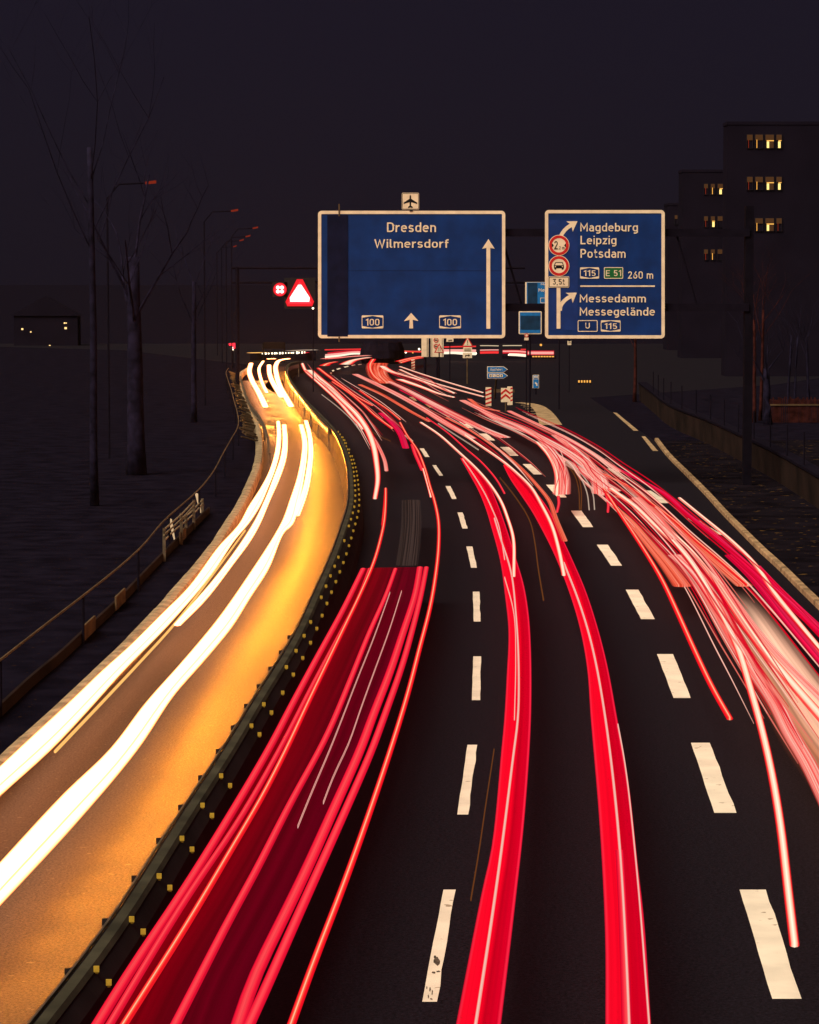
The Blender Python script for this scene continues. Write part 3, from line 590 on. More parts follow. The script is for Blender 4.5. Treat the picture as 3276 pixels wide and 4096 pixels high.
def bundle(spec, wd, n, label, z, group, seed, mats=('hair_r', 'hair_w', 'hair_p', 'hair_r'), keep=.45):
    rnd = random.Random(seed); P = catmull(pts(spec, z)); P = smooth(resample(P, 90), 2); N = normals(P)
    t = thing('light_streak_bundle', label, 'light trail', P[45], group)
    for k in range(n):
        a = rnd.uniform(0, 1-keep); b = min(1, a+keep+rnd.uniform(0, .5)); i0, i1 = int(a*90), int(b*90)
        o0, o1 = rnd.uniform(-wd, wd)/2, rnd.uniform(-wd, wd)/2; zz = rnd.uniform(-.25, .35); h_ = rnd.uniform(.012, .035); m_ = max(1, i1-i0)
        Q = [P[i]+N[i]*(o0+(o1-o0)*(i-i0)/m_)+Vector((0, 0, zz)) for i in range(i0, i1+1)]; NN = N[i0:i1+1]
        tp = [h_*min(1, .15+6*min(i, m_-i)/m_) for i in range(m_+1)]
        ribbon('light_streak', [q_+c_*w_ for q_, c_, w_ in zip(Q, NN, tp)], [q_-c_*w_ for q_, c_, w_ in zip(Q, NN, tp)], M[mats[k % len(mats)]], .02, t)
bundle('b 540,650 700,730 850,800 1050,880 1200,960 1400,1070 1560,1180 | R 480,400 600,500 735,620 850,740 960,850 1050,960 1150,1120 1250,1290 1350,1450 1500,1700', 1.0, 20, 'long loose bundle of fine pink and red streaks down the middle of the right lanes', .85, GY, 11)
bundle('R 50,60 200,130 360,205 520,300 640,390 780,490 900,590 1050,730 1200,860 1350,1000 1500,1170 1650,1350 1900,1650', .7, 14, 'bundle of fine red streaks in the outermost lane sweeping to the right edge', .85, GY, 12)
bundle('R 640,470 780,600 900,720 1020,860 1140,1020 1260,1200 1400,1400 1560,1620 1750,1880', .85, 18, 'dense fine streaks of the right bundle fanning into the lower right corner', .9, GY, 13)
bundle('a 1500,470 1724,570 | b 200,680 400,790 600,900 760,1000 900,1110 1050,1240 1180,1380', .7, 9, 'fine streaks alongside the pale pink trails of the middle lane', .8, GY, 14)
bundle('a 900,350 1000,450 1130,560 1250,670 1370,790 1460,920 1540,1050', .7, 10, 'fine streaks around the white trails nearest the median', .8, GY, 15)
bundle('a 1040,375 1200,500 1350,600 1500,700 1650,830 1724,900', .6, 7, 'fine red streaks around the second lane trails', .8, GY, 16)
bundle('b 1180,960 1300,1080 1370,1200 1400,1320 1392,1450', .5, 6, 'fine streaks inside the pink trail curving to the middle line', .85, GY, 17)
bundle('a 1580,360 1724,440 | b 150,470 350,570 500,640', 1.2, 9, 'fine pale streaks around the far slip road trails', .8, GY, 18)
# far junction
GF = 'far trails at the distant junction'
FARL = [('b 0,358 150,410 400,490 710,582', (.22, .22), 'hot', 'upper red and white trail on the far slip road'),
 ('b 0,385 200,470 450,545 715,617', (.24, .24), 'hot', 'second red and white trail on the far slip road'),
 ('b 0,425 120,460 290,520 462,586', (.4, .3), 'hot', 'third red and white trail on the far slip road'),
 ('b 0,470 200,540 330,590 460,622', (.7, .25), 'hot', 'lowest pale trail on the far slip road'),
 ('a 1560,355 1640,400 1724,425', (.9, .6), 'hot', 'pale blurred start of the far slip road trails'),
 ('a 1495,295 1468,340 1475,400 1510,450 1550,482', (.5, .35), 'redline', 'curled red trail at the far junction under the big sign'),
 ('a 1530,330 1520,380 1540,440 1600,500', (1.8, 1.4), 'orange', 'pale veil beside the curled far trail'),
 ('a 1070,350 1110,330 1170,318', (.9, .5), 'redline', 'small red hook at the far junction left of the dashes'),
 ('a 1255,338 1320,305 1400,288 1460,280', (1.2, .6), 'hot', 'short red and white trail curving above the far dashes'),
 ('a 1080,290 1250,275 1460,262', (1.0, 1.0), 'pink', 'thin pink trail below the thick white one'),
 ('b 0,312 100,286 190,270', (.9, .9), 'redline', 'red trail curving behind the white panels'),
 ('b 10,325 110,295 190,282', (.5, .5), 'redline', 'lower red trail curving behind the white panels'),
 ('b 0,222 90,225 185,225', (1.6, 1.6), 'orange', 'far orange trail left of the white panels'),
 ('b 600,640 720,715 850,740', (.3, .2), 'orange', 'faint orange smear at the tip of the right lanes')]
M['far_red'] = lamp('far_red_lamp', (1, .04, .04), 1.0); M['far_pink'] = lamp('far_pink_lamp', (1, .42, .36), 1.0); M['far_white'] = lamp('far_white_lamp', (1, .82, .62), 1.3)
M['far_cream'] = lamp('far_cream_lamp', (.85, .65, .42), .8); M['far_crimson'] = lamp('far_crimson_lamp', (.75, .01, .03), .9)
CROSS = [('a 1075,214 1250,210 1460,206', .10, 'far_red', 1.4, 'highest thin red trail under the left of the big sign'),
 ('a 1100,245 1250,228 1460,216', .16, 'far_crimson', 1.1, 'second red trail under the left of the big sign'),
 ('a 1080,262 1200,250 1330,236 1460,240', .22, 'far_pink', .9, 'pink trail under the left of the big sign'),
 ('a 1078,275 1200,262 1330,244 1465,250', .22, 'far_white', .7, 'thick white trail under the left of the big sign'),
 ('a 1080,292 1200,284 1330,268 1460,262', .08, 'far_red', .6, 'thin red trail below the thick white one'),
 ('b 0,228 90,230 185,232', .10, 'far_red', .8, 'far red trail left of the white panels'),
 ('b 380,190 520,186 655,184', .12, 'far_red', 1.5, 'thin red far trail right of the white panels'),
 ('b 378,222 500,222 560,222 655,225', .30, 'far_pink', 1.0, 'broad pink far trail right of the white panels'),
 ('b 378,238 460,236 560,244 655,246', .30, 'far_white', .8, 'very bright far trail right of the white panels'),
 ('b 690,217 770,215 850,215', .10, 'far_pink', 1.2, 'upper far red dash between the signs'),
 ('b 690,238 770,236 850,236', .22, 'far_red', 1.0, 'lower far red dash between the signs'),
 ('b 690,178 770,178 850,180', .08, 'far_cream', 1.9, 'thin far white dash between the signs'),
 ('b 885,178 970,177 1050,177', .08, 'far_cream', 1.9, 'thin far white dash under the small blue panels'),
 ('b 885,231 1000,230 1090,236', .34, 'far_crimson', 1.0, 'left half of the far bus sized red trail'),
 ('b 885,226 1000,226 1086,231', .14, 'far_pink', 1.25, 'pink core of the left half of the bus sized trail'),
 ('b 1040,210 1090,210', .10, 'far_red', 1.5, 'short red dash on top of the bus sized trail'),
 ('b 1098,240 1200,240 1327,240', .42, 'far_crimson', .95, 'right half of the far bus sized red trail'),
 ('b 1102,240 1200,240 1322,240', .24, 'far_pink', 1.0, 'pink core of the right half of the bus sized trail'),
 ('b 940,252 1000,255 1088,262', .28, 'far_white', .7, 'white glow under the bus sized trail')]
for sp_, th_, m_, z_, lb in CROSS:
    f_ = sp_.split()[0]; YY = 262; P = [V(*nat(f_, *map(float, q_.split(','))), YY) for q_ in sp_.split()[1:]]
    if 'core' in lb: P = [p-Vector((0, .35, 0)) for p in P]
    mb = MB(); mb.tube(resample(catmull(P), 14), th_/2*1.1, 6); tag(mb.build('distant_light_trail', M[m_]), lb, 'light trail', GF)
for sp_, w_, m_, lb in FARL: line(sp_, w_, m_, lb, GF, name='distant_light_trail', z=.75)
line('a 540,232 700,228 900,216 985,214', 1.5, 'thin', 'thin white far trail above the bend of the golden road', GF, name='distant_light_trail')
line('a 440,240 520,238 560,236', 1.5, 'head_thin', 'short yellow far trail above the bend of the golden road', GF, name='distant_light_trail')

# ------------------------------------------------------------------ upright flat things
def vp(f, P, Y): return [V(*nat(f, x, y), Y) for x, y in P]
def slab(name, f, P, Y, th, mat, parent):
    mb = MB(); mb.prism(vp(f, P, Y), (0, th, 0)); return mb.build(name, M[mat], parent)
def rect(x0, y0, x1, y1): return [(x0, y0), (x1, y0), (x1, y1), (x0, y1)]
def rrect(x0, y0, x1, y1, r, n=5):
    P = []
    for cx, cy, a0 in ((x1-r, y0+r, -90), (x1-r, y1-r, 0), (x0+r, y1-r, 90), (x0+r, y0+r, 180)):
        for k in range(n+1):
            a = math.radians(a0+90*k/n); P.append((cx+r*math.cos(a), cy+r*math.sin(a)))
    return P
def circ(cx, cy, r, n=32): return [(cx+r*math.cos(2*math.pi*k/n), cy+r*math.sin(2*math.pi*k/n)) for k in range(n)]
def rframe(name, f, outer, inner, Y, th, mat, parent):           # ring between two outlines with the same number of points
    a = vp(f, outer, Y); b = vp(f, inner, Y); n = len(a); d = Vector((0, th, 0)); mb = MB()
    vs = a+b+[p+d for p in a]+[p+d for p in b]
    fs = []
    for i in range(n):
        j = (i+1) % n; fs += [(i, j, n+j, n+i), (2*n+i, 3*n+i, 3*n+j, 2*n+j), (i, 2*n+i, 2*n+j, j), (n+i, n+j, 3*n+j, 3*n+i)]
    mb.add(vs, fs); return mb.build(name, M[mat], parent)
def arc(cx, cy, rx, ry, a0, a1, n=6): return [(cx+rx*math.cos(math.radians(a0+(a1-a0)*k/n)), cy+ry*math.sin(math.radians(a0+(a1-a0)*k/n))) for k in range(n+1)]
def _ring(x0, y0, x1, y1, r): return arc(x1-r, y1-r, r, r, 90, 0)+arc(x1-r, y0+r, r, r, 0, -90)+arc(x0+r, y0+r, r, r, -90, -180)+arc(x0+r, y1-r, r, r, 180, 90)+[(x0+r, y1)]
q = .075; X = .72; B = .56            # half stroke, x-height, width of a round letter
_bowl = _ring(q, q, B-q, X-q, .19)
_hump = lambda x0, x1: [(x0, X-.26)]+arc((x0+x1)/2, X-q-.18, (x1-x0)/2, .18, 180, 0)+[(x1, 0)]
GLY = {   # road sign lettering drawn as strokes: width, strokes
 'D': (.66, [[(q, 1-q), (q, q), (.32, q)]+arc(.32, .34, .265, .265, -90, 0)+[(.585, .66)]+arc(.32, .66, .265, .265, 0, 90)+[(q, 1-q)]]),
 'r': (.38, [[(q, 0), (q, X)], [(q+.02, .40)]+arc(.31, .40, .21, .245, 160, 90)+[(.38, .645)]]),
 'e': (B, [[(q, .385), (B-q, .385)]+arc(B-q-.19, .44, .19, .205, 10, 90)+arc(q+.19, .455, .19, .19, 90, 180)+arc(q+.19, q+.19, .19, .19, 180, 270)+[(.33, q), (.46, .11)]]),
 's': (.50, [[(.43, .60), (.34, .645), (.20, .645)]+arc(.20, .51, .125, .135, 90, 250, 6)+[(.30, .355)]+arc(.30, .215, .125, .14, 70, -90, 6)+[(.18, q), (.05, .13)]]),
 'd': (B, [_bowl, [(B-q, 0), (B-q, 1)]]), 'b': (B, [_bowl, [(q, 0), (q, 1)]]), 'p': (B, [_bowl, [(q, -.25), (q, X)]]),
 'o': (B, [_bowl]), 'g': (B, [_bowl, [(B-q, X), (B-q, -.04)]+arc(B-q-.17, -.04, .17, .145, 0, -90)+[(.12, -.185)]]),
 'n': (.54, [[(q, 0), (q, X)], _hump(q, .54-q)]), 'h': (.54, [[(q, 0), (q, 1)], _hump(q, .54-q)]),
 'm': (.86, [[(q, 0), (q, X)], _hump(q, .43), _hump(.43, .86-q)]),
 'u': (.54, [[(.54-q, 0), (.54-q, X)], [(q, X), (q, .27)]+arc(.27, .27, .195, .195, 180, 360)]),
 'W': (1.0, [[(.06, 1), (.28, .03), (.50, .90), (.72, .03), (.94, 1)]]), 'i': (.15, [[(q, 0), (q, X)], [(q, .86), (q, 1.0)]]),
 'l': (.24, [[(q, 1), (q, .18)]+arc(.17, .17, .095, .095, 180, 270)+[(.24, q)]]), 'f': (.36, [[(.13, 0), (.13, .80)]+arc(.26, .80, .13, .125, 180, 90)+[(.36, .925)], [(0, .62), (.34, .62)]]),
 't': (.36, [[(.13, .94), (.13, .20)]+arc(.25, .20, .12, .125, 180, 270)+[(.35, q)], [(0, .645), (.34, .645)]]),
 'M': (.80, [[(q, 0), (q, .93), (.40, .33), (.80-q, .93), (.80-q, 0)]]), 'L': (.54, [[(q, 1), (q, q), (.54, q)]]),
 'z': (.48, [[(.03, .645), (.42, .645), (.07, q), (.46, q)]]),
 'P': (.60, [[(q, 0), (q, 1-q), (.33, 1-q)]+arc(.33, .69, .195, .235, 90, -90, 8)+[(q, .455)]]),
 'a': (.53, [[(.09, .61), (.20, .645), (.28, .645)]+arc(.28, .47, .175, .175, 90, 0)+[(.455, 0)], [(.455, .41), (.23, .41)]+arc(.23, .24, .155, .17, 90, 270, 8)+[(.30, .07), (.455, .14)]]),
 'E': (.56, [[(.56, 1-q), (q, 1-q), (q, q), (.56, q)], [(q, .51), (.50, .51)]]), 'A': (.7, [[(.05, 0), (.35, .97), (.65, 0)], [(.15, .27), (.55, .27)]]),
 'U': (.62, [[(q, 1), (q, .31)]+arc(.31, .31, .235, .235, 180, 360)+[(.545, 1)]]),
 '0': (.58, [_ring(q, q, .58-q, 1-q, .205)]), '1': (.36, [[(.02, .78), (.27, .96), (.27, 0)]]),
 '2': (.56, [[(.09, .74)]+arc(.28, .72, .19, .205, 170, -30, 9)+[(.09, q), (.54, q)]]),
 '3': (.56, [[(.06, 1-q), (.48, 1-q), (.25, .58)]+arc(.26, .31, .215, .235, 75, -150, 10)]),
 '5': (.56, [[(.50, 1-q), (.12, 1-q), (.10, .55)]+arc(.27, .33, .21, .255, 125, -150, 10)]),
 '6': (.58, [[(.40, .97), (.13, .48)]+arc(.29, .32, .215, .245, 150, -210, 14)]),
 ',': (.18, [[(.10, .10), (.04, -.15)]]), '.': (.16, [[(.08, 0), (.08, .14)]]), ' ': (.26, [])}
GLY['\u00e4'] = (GLY['a'][0], GLY['a'][1]+[[(.15, .84), (.15, .97)], [(.37, .84), (.37, .97)]])
def text(s, f, box, Y, mat, parent, name='lettering', bold=.0, space=.13):
    S = []; x = 0
    for ch in s:
        w_, st = GLY[ch]; S += [[(x+a, b) for a, b in p] for p in st]; x += w_+space
    R = []; h_ = .068+bold
    for p in S:
        n = len(p); closed = (abs(p[0][0]-p[-1][0])+abs(p[0][1]-p[-1][1])) < 1e-6
        l_ = []; r_ = []
        for i in range(n):
            a = p[i-1] if i else (p[-2] if closed else None); b = p[i]; c = p[i+1] if i < n-1 else (p[1] if closed else None)
            def un(u, v): d = math.hypot(v[0]-u[0], v[1]-u[1]) or 1; return ((v[0]-u[0])/d, (v[1]-u[1])/d)
            d1 = un(a, b) if a else un(b, c); d2 = un(b, c) if c else d1
            mx, my = -(d1[1]+d2[1]), d1[0]+d2[0]; ml = math.hypot(mx, my) or 1; mx /= ml; my /= ml
            k = h_/max(.45, mx*-d1[1]+my*d1[0]); l_.append((b[0]+mx*k, b[1]+my*k)); r_.append((b[0]-mx*k, b[1]-my*k))
        R.append((l_, r_))
    al = [q_ for l_, r_ in R for q_ in l_+r_]; x0 = min(a for a, b in al); x1 = max(a for a, b in al); y0 = min(b for a, b in al); y1 = max(b for a, b in al)
    mb = MB()
    def T(q_, dy): return V(*nat(f, box[0]+(box[2]-box[0])*(q_[0]-x0)/(x1-x0), box[3]+(box[1]-box[3])*(q_[1]-y0)/(y1-y0)), Y+dy)
    for j, (l_, r_) in enumerate(R):
        dy = -.0012*(j % 7); n = len(l_)
        mb.add([T(a, dy) for a in l_]+[T(a, dy) for a in r_], [(i, i+1, n+i+1, n+i) for i in range(n-1)])
    return mb.build(name, M[mat], parent)
def shield(f, x0, y0, x1, y1, Y, s, parent):
    w_ = 5; a = rrect(x0, y0, x1, y1, 8); b = rrect(x0+w_, y0+w_, x1-w_, y1-w_, 5)
    rframe('route_shield', f, a, b, Y, .012, 'cream', parent)
    cx = (x0+x1)/2
    for yy, s_ in ((y0+w_, 1), (y1-w_, -1)):
        mb = MB()
        for sx in (-1, 1):
            xe = cx+sx*(x1-x0-2*w_)/2; mb.prism(vp(f, [(xe, yy), (cx+sx*4, yy), (xe, yy+s_*15)], Y), (0, .012, 0))
        mb.build('shield_wing', M['cream'], parent)
    cy = (y0+y1)/2; h = (y1-y0)*.28; w3 = (x1-x0)*.32
    text(s, f, (cx-w3, cy-h, cx+w3, cy+h), Y-.002, 'cream', parent, 'route_number')
def post(name, f, x, y0, Yd, parent, r=.04, mat='darksteel', lean=0):
    p = V(*nat(f, x, y0), Yd); mb = MB(); mb.tube([Vector((p.x+lean, Yd, 0)), p], r, 8); return mb.build(name, M[mat], parent)

Y1 = 104.0
# big sign on the left
sg = thing('direction_sign', 'largest blue overhead motorway sign with two place names and a tall arrow', 'road sign', V(1647, 1354, Y1))
f = 'n'; OX0, OY0, OX1, OY1 = 1272, 843, 2021, 1353
slab('board', f, rrect(OX0+2, OY0+2, OX1-2, OY1-2, 14), Y1+.03, .06, 'bluedark', sg)
slab('blue_face', f, rect(OX0+12, OY0+12, OX1-12, OY1-12), Y1+.012, .012, 'blue', sg)
rframe('border', f, rrect(OX0, OY0, OX1, OY1, 15), rrect(OX0+13, OY0+13, OX1-13, OY1-13, 3), Y1-.004, .05, 'cream', sg)
slab('cover_strip', 'S', rect(235, 345, 412, 1392), Y1-.012, .006, 'bluedark', sg)
for q in ((412, 340, 415, 1385),): pass
slab('panel_seam', 'S', rect(420, 824, 1745, 827), Y1+.009, .002, 'bluedark', sg)
text('Dresden', 'S', (750, 408, 1172, 492), Y1, 'cream', sg)
text('Wilmersdorf', 'S', (640, 550, 1282, 636), Y1, 'cream', sg)
shield('S', 532, 1210, 718, 1322, Y1+.002, '100', sg); shield('S', 1200, 1210, 1387, 1322, Y1+.002, '100', sg)
slab('short_arrow', 'S', [(958, 1188), (1021, 1258), (972, 1248), (975, 1322), (942, 1322), (945, 1248), (896, 1260)], Y1, .01, 'cream', sg)
slab('tall_arrow', 'S', [(1624, 552), (1678, 635), (1640, 628), (1640, 1325), (1607, 1325), (1607, 628), (1570, 636)], Y1, .01, 'cream', sg)
for x, y0, y1 in ((337, 248, 355), (337, 1395, 1440)):
    slab('bracket', 'S', rect(x-6, y0, x+6, y1), Y1-.03, .03, 'coping', sg)
# aircraft panel on top of it
ap = thing('airport_sign', 'small square white panel with a black aircraft on top of the big sign', 'road sign', V(1641, 838, Y1))
slab('panel', 'S', rrect(878, 153, 1026, 298, 10), Y1-.01, .04, 'cream', ap)
rframe('rim', 'S', rrect(881, 156, 1023, 295, 9), rrect(885, 160, 1019, 291, 7), Y1-.014, .004, 'signblack', ap)
slab('aircraft_symbol', 'S', [(951, 170), (957, 180), (958, 205), (1010, 238), (1009, 250), (958, 234), (957, 264), (971, 274), (972, 285), (951, 280), (931, 285), (932, 274), (945, 264), (944, 234), (893, 250), (893, 238), (944, 205), (945, 180)], Y1-.016, .006, 'signblack', ap)
slab('bracket', 'S', rect(945, 298, 972, 314), Y1-.03, .03, 'black', ap)
# right sign
sr = thing('direction_sign', 'blue overhead exit sign on the right with five place names and red ringed symbols', 'road sign', V(2420, 1354, Y1))
OX0, OY0, OX1, OY1 = 2180, 840, 2659, 1354
slab('board', f, rrect(OX0+2, OY0+2, OX1-2, OY1-2, 14), Y1+.03, .06, 'bluedark', sr)
slab('blue_face', f, rect(OX0+12, OY0+12, OX1-12, OY1-12), Y1+.012, .012, 'blue', sr)
rframe('border', f, rrect(OX0, OY0, OX1, OY1, 15), rrect(OX0+13, OY0+13, OX1-13, OY1-13, 3), Y1-.004, .05, 'cream', sr)
slab('patch', 'S2', rect(524, 278, 778, 1228), Y1+.008, .003, 'blue2', sr)
text('Magdeburg', 'S2', (800, 300, 1303, 397), Y1, 'cream', sr); text('Leipzig', 'S2', (802, 416, 1112, 508), Y1, 'cream', sr)
text('Potsdam', 'S2', (802, 530, 1190, 606), Y1, 'cream', sr); text('260 m', 'S2', (1208, 722, 1428, 786), Y1, 'cream', sr, 'distance')
text('Messedamm', 'S2', (795, 915, 1365, 990), Y1, 'cream', sr); text('Messegelände', 'S2', (795, 1028, 1443, 1122), Y1, 'cream', sr)
slab('divider_line', 'S2', rect(800, 844, 1443, 856), Y1, .01, 'cream', sr)
shield('S2', 798, 688, 962, 785, Y1+.002, '115', sr); shield('S2', 977, 1145, 1147, 1242, Y1+.002, '115', sr)
slab('green_shield', 'S2', rrect(1007, 690, 1166, 783, 8), Y1+.004, .006, 'green', sr)
rframe('shield_rim', 'S2', rrect(1004, 687, 1169, 786, 9), rrect(1010, 693, 1163, 780, 6), Y1-.001, .012, 'cream', sr)
text('E 51', 'S2', (1020, 708, 1152, 764), Y1-.003, 'cream', sr, 'route_number')
rframe('shield_rim', 'S2', rrect(778, 1144, 949, 1243, 9), rrect(784, 1150, 943, 1237, 6), Y1+.002, .012, 'cream', sr)
text('U', 'S2', (843, 1166, 882, 1216), Y1, 'cream', sr, 'route_number')
def arc_arrow(P, w_, head, name):
    # curved shaft (centre points) with its head
    l_ = []; r_ = []
    for i, (x, y) in enumerate(P):
        x0, y0 = P[max(i-1, 0)]; x1, y1 = P[min(i+1, len(P)-1)]; d_ = math.hypot(x1-x0, y1-y0); nx, ny = (y1-y0)/d_, -(x1-x0)/d_
        l_.append((x+nx*w_/2, y+ny*w_/2)); r_.append((x-nx*w_/2, y-ny*w_/2))
    mb = MB(); Pa = vp('S2', l_+r_[::-1], Y1+.001); mb.prism(Pa, (0, .006, 0)); mb.prism(vp('S2', head, Y1-.002), (0, .006, 0)); mb.build(name, M['cream'], sr)
arc_arrow([(632, 420), (645, 395), (665, 368), (690, 345), (712, 330), (728, 322)], 33, [(776, 290), (735, 380), (726, 338), (708, 312), (679, 292)], 'curved_arrow')
arc_arrow([(625, 1062), (628, 1030), (640, 1003), (660, 978), (685, 957), (705, 945), (722, 938)], 33, [(770, 906), (735, 995), (724, 955), (706, 929), (674, 908)], 'curved_arrow')
slab('arrow_shaft', 'S2', rect(596, 862, 629, 1217), Y1-.004, .006, 'cream', sr)
for cy in (498, 676):
    slab('ring_plate', 'S2', circ(616, cy, 90, 40), Y1-.012, .006, 'cream', sr)
    rframe('red_ring', 'S2', circ(616, cy, 85, 40), circ(616, cy, 62, 40), Y1-.018, .005, 'red', sr)
text('2', 'S2', (572, 462, 606, 534), Y1-.016, 'signblack', sr, 'width_number'); text('.2 m', 'S2', (610, 506, 664, 534), Y1-.016, 'signblack', sr, 'width_number')
for sx in (-1, 1): slab('width_arrow', 'S2', [(616+sx*61, 478), (616+sx*45, 498), (616+sx*61, 520)], Y1-.017, .004, 'signblack', sr)
slab('car_symbol', 'S2', [(572, 672), (584, 645), (592, 643), (640, 643), (650, 646), (658, 672), (658, 696), (652, 708), (640, 708), (640, 697), (592, 697), (592, 708), (580, 708), (574, 696)], Y1-.018, .004, 'signblack', sr)
slab('car_symbol_glass', 'S2', [(590, 650), (642, 650), (650, 670), (582, 670)], Y1-.020, .002, 'cream', sr)
for cx in (585, 646): slab('car_symbol_lamp', 'S2', circ(cx, 682, 5, 10), Y1-.020, .002, 'cream', sr)
slab('weight_plate', 'S2', rrect(526, 766, 704, 863, 8), Y1-.012, .006, 'cream', sr)
rframe('plate_rim', 'S2', rrect(530, 770, 700, 859, 7), rrect(535, 775, 695, 854, 5), Y1-.015, .004, 'signblack', sr)
text('3,5t', 'S2', (563, 788, 665, 845), Y1-.016, 'signblack', sr, 'weight_number')
# gantry carrying both signs
gt = thing('sign_gantry', 'dark steel gantry arm and leg behind the two big blue signs', 'gantry', (11.6, Y1+.5, 0))
xa = V(1300, 1000, Y1+.3).x; leg = 12.4
for z in (V(0, 930, Y1).z, V(0, 1230, Y1).z):
    mb = MB(); mb.box(((xa+leg)/2, Y1+.42, z), (leg-xa, .28, .28)); mb.build('beam', M['darksteel'], gt)
mb = MB(); mb.box((leg, Y1+.55, 5.1), (.3, .4, 10.2)); mb.build('leg', M['legsteel'], gt)
for x in [xa+i*1.6 for i in range(int((leg-xa)/1.6))]:
    z0, z1 = V(0, 930, Y1).z, V(0, 1230, Y1).z; mb = MB(); mb.tube([Vector((x, Y1+.42, z0)), Vector((x+.8, Y1+.42, z1))], .04, 5); mb.build('brace', M['darksteel'], gt)

# small blue panels between the two big signs
Y2 = 165
t = thing('direction_sign', 'light blue sign half hidden behind the left edge of the exit sign', 'road sign', V(*nat('S2', 420, 1030), Y2))
slab('board', 'S2', rect(325, 815, 700, 1030), Y2, .08, 'cream', t); slab('blue_face', 'S2', rect(338, 818, 690, 1018), Y2-.02, .02, 'blueL', t)
slab('cover_strip', 'S2', rect(345, 822, 430, 1012), Y2-.03, .008, 'blueLd', t)
text('Magdeburg', 'S2', (460, 822, 660, 846), Y2-.03, 'cream', t); text('Messe', 'S2', (440, 866, 560, 898), Y2-.03, 'cream', t)
rframe('route_shield', 'S2', rrect(455, 950, 540, 996, 5), rrect(459, 954, 536, 992, 4), Y2-.03, .01, 'cream', t)
post('post', 'S2', 620, 1030, Y2+.15, t)
t = thing('direction_sign', 'square bright blue sign with dark covered middle between the big signs', 'road sign', V(*nat('S2', 367, 1263), Y2-5)); Yq = Y2-5
slab('board', 'S2', rrect(269, 1066, 467, 1264, 8), Yq, .08, 'cream', t); slab('blue_face', 'S2', rect(279, 1076, 457, 1254), Yq-.02, .02, 'blueL', t)
slab('cover', 'S2', rect(285, 1105, 452, 1225), Yq-.03, .008, 'blueLd', t)
post('post', 'S2', 367, 1264, Yq+.15, t, .05)
t = thing('speed_sign', 'tiny round sign with a plate below the square bright blue sign', 'road sign', V(*nat('S2', 336, 1317), Yq-1))
slab('disc', 'S2', circ(336, 1274, 18, 20), Yq-1, .03, 'cream', t); rframe('red_ring', 'S2', circ(336, 1274, 17, 20), circ(336, 1274, 11, 20), Yq-1.01, .01, 'red', t)
slab('plate', 'S2', rect(318, 1293, 354, 1317), Yq-1, .03, 'cream', t); post('post', 'S2', 336, 1290, Yq-.9, t, .03)
t = thing('route_plate', 'tiny white plate hanging just below the exit sign', 'road sign', V(*nat('S2', 705, 1358), 190))
slab('plate', 'S2', rect(690, 1322, 722, 1358), 190, .03, 'cream', t); slab('stripe', 'S2', rect(695, 1336, 717, 1341), 189.99, .01, 'signblack', t)
slab('cap', 'S2', [(690, 1312), (705, 1322), (722, 1312), (712, 1326), (698, 1326)], 189.99, .02, 'signblack', t); post('post', 'S2', 705, 1358, 190.1, t, .03)

# exit arrows
Y3 = 178
t = thing('exit_sign', 'pair of blue arrow shaped exit signs on one leaning post', 'road sign', G(*nat('b', 815, 636)))
for y0, y1 in ((357, 409), (411, 463)):
    ym = (y0+y1)/2
    slab('arrow_board', 'b', [(751, y0), (893, y0), (931, ym), (893, y1), (751, y1)], Y3, .05, 'cream', t)
    slab('blue_face', 'b', [(756, y0+5), (891, y0+5), (923, ym), (891, y1-5), (756, y1-5)], Y3-.02, .02, 'blueL', t)
text('Ausfahrt', 'b', (777, 371, 884, 394), Y3-.03, 'cream', t)
for i, x in enumerate((770, 800, 831, 861)):
    slab('pictogram', 'b', rrect(x, 424, x+25, 449, 3), Y3-.03, .01, 'cream', t)
    gl = ([(x+8, 429), (x+16, 429), (x+16, 444), (x+8, 444)], [(x+5, 429), (x+20, 444), (x+17, 445), (x+5, 433)], [(x+4, 434), (x+21, 434), (x+21, 440), (x+4, 440)], [(x+9, 428), (x+18, 432), (x+15, 445), (x+9, 445)])[i]
    slab('pictogram_symbol', 'b', gl, Y3-.036, .005, 'signblack', t)
p0 = G(*nat('b', 815, 636)); p1 = V(*nat('b', 830, 463), Y3); mb = MB(); mb.tube([p0, p1], .06, 8); mb.build('post', M['coping'], t)
mb = MB(); mb.box((p0.x+.6, p0.y, .5), (1.3, .1, .2)); mb.build('cross_rail', M['coping'], t)
# beacons at the gore
def beacon(f, x0, y0, x1, y1, label, up=False, postto=None):
    fx, fy = nat(f, (x0+x1)/2, postto or y1); Y = G(fx, fy).y
    t = thing('chevron_beacon', label, 'warning board', G(fx, fy), 'red and white boards at the gore')
    slab('board', f, rrect(x0, y0, x1, y1, 3), Y, .06, 'cream', t)
    xm = (x0+x1)/2; h_ = (x1-x0)*.38; y = y0-4
    mb = MB()
    yy = y0+6
    while yy < y1-h_*1.2:
        if up: q = [(x0, yy+h_*1.1), (xm, yy), (x1, yy+h_*1.1), (x1, yy+h_*1.7), (xm, yy+h_*.7), (x0, yy+h_*1.7)]
        else: q = [(x0, yy+h_*.9), (x1, yy), (x1, yy+h_*.8), (x0, yy+h_*1.7)]
        q = [(a_, min(b_, y1-1)) for a_, b_ in q]
        mb.prism(vp(f, q, Y-.01), (0, .008, 0)); yy += h_*(1.35 if up else 2.0)
    mb.build('red_chevrons', M['red'], t)
    if postto: post('post', f, xm, y1, Y+.05, t, .04, 'coping')
    return t
beacon('b', 738, 537, 787, 698, 'tall narrow red and white board left of the chevron board')
beacon('b', 925, 530, 970, 690, 'narrow red and white board partly behind the chevron board')
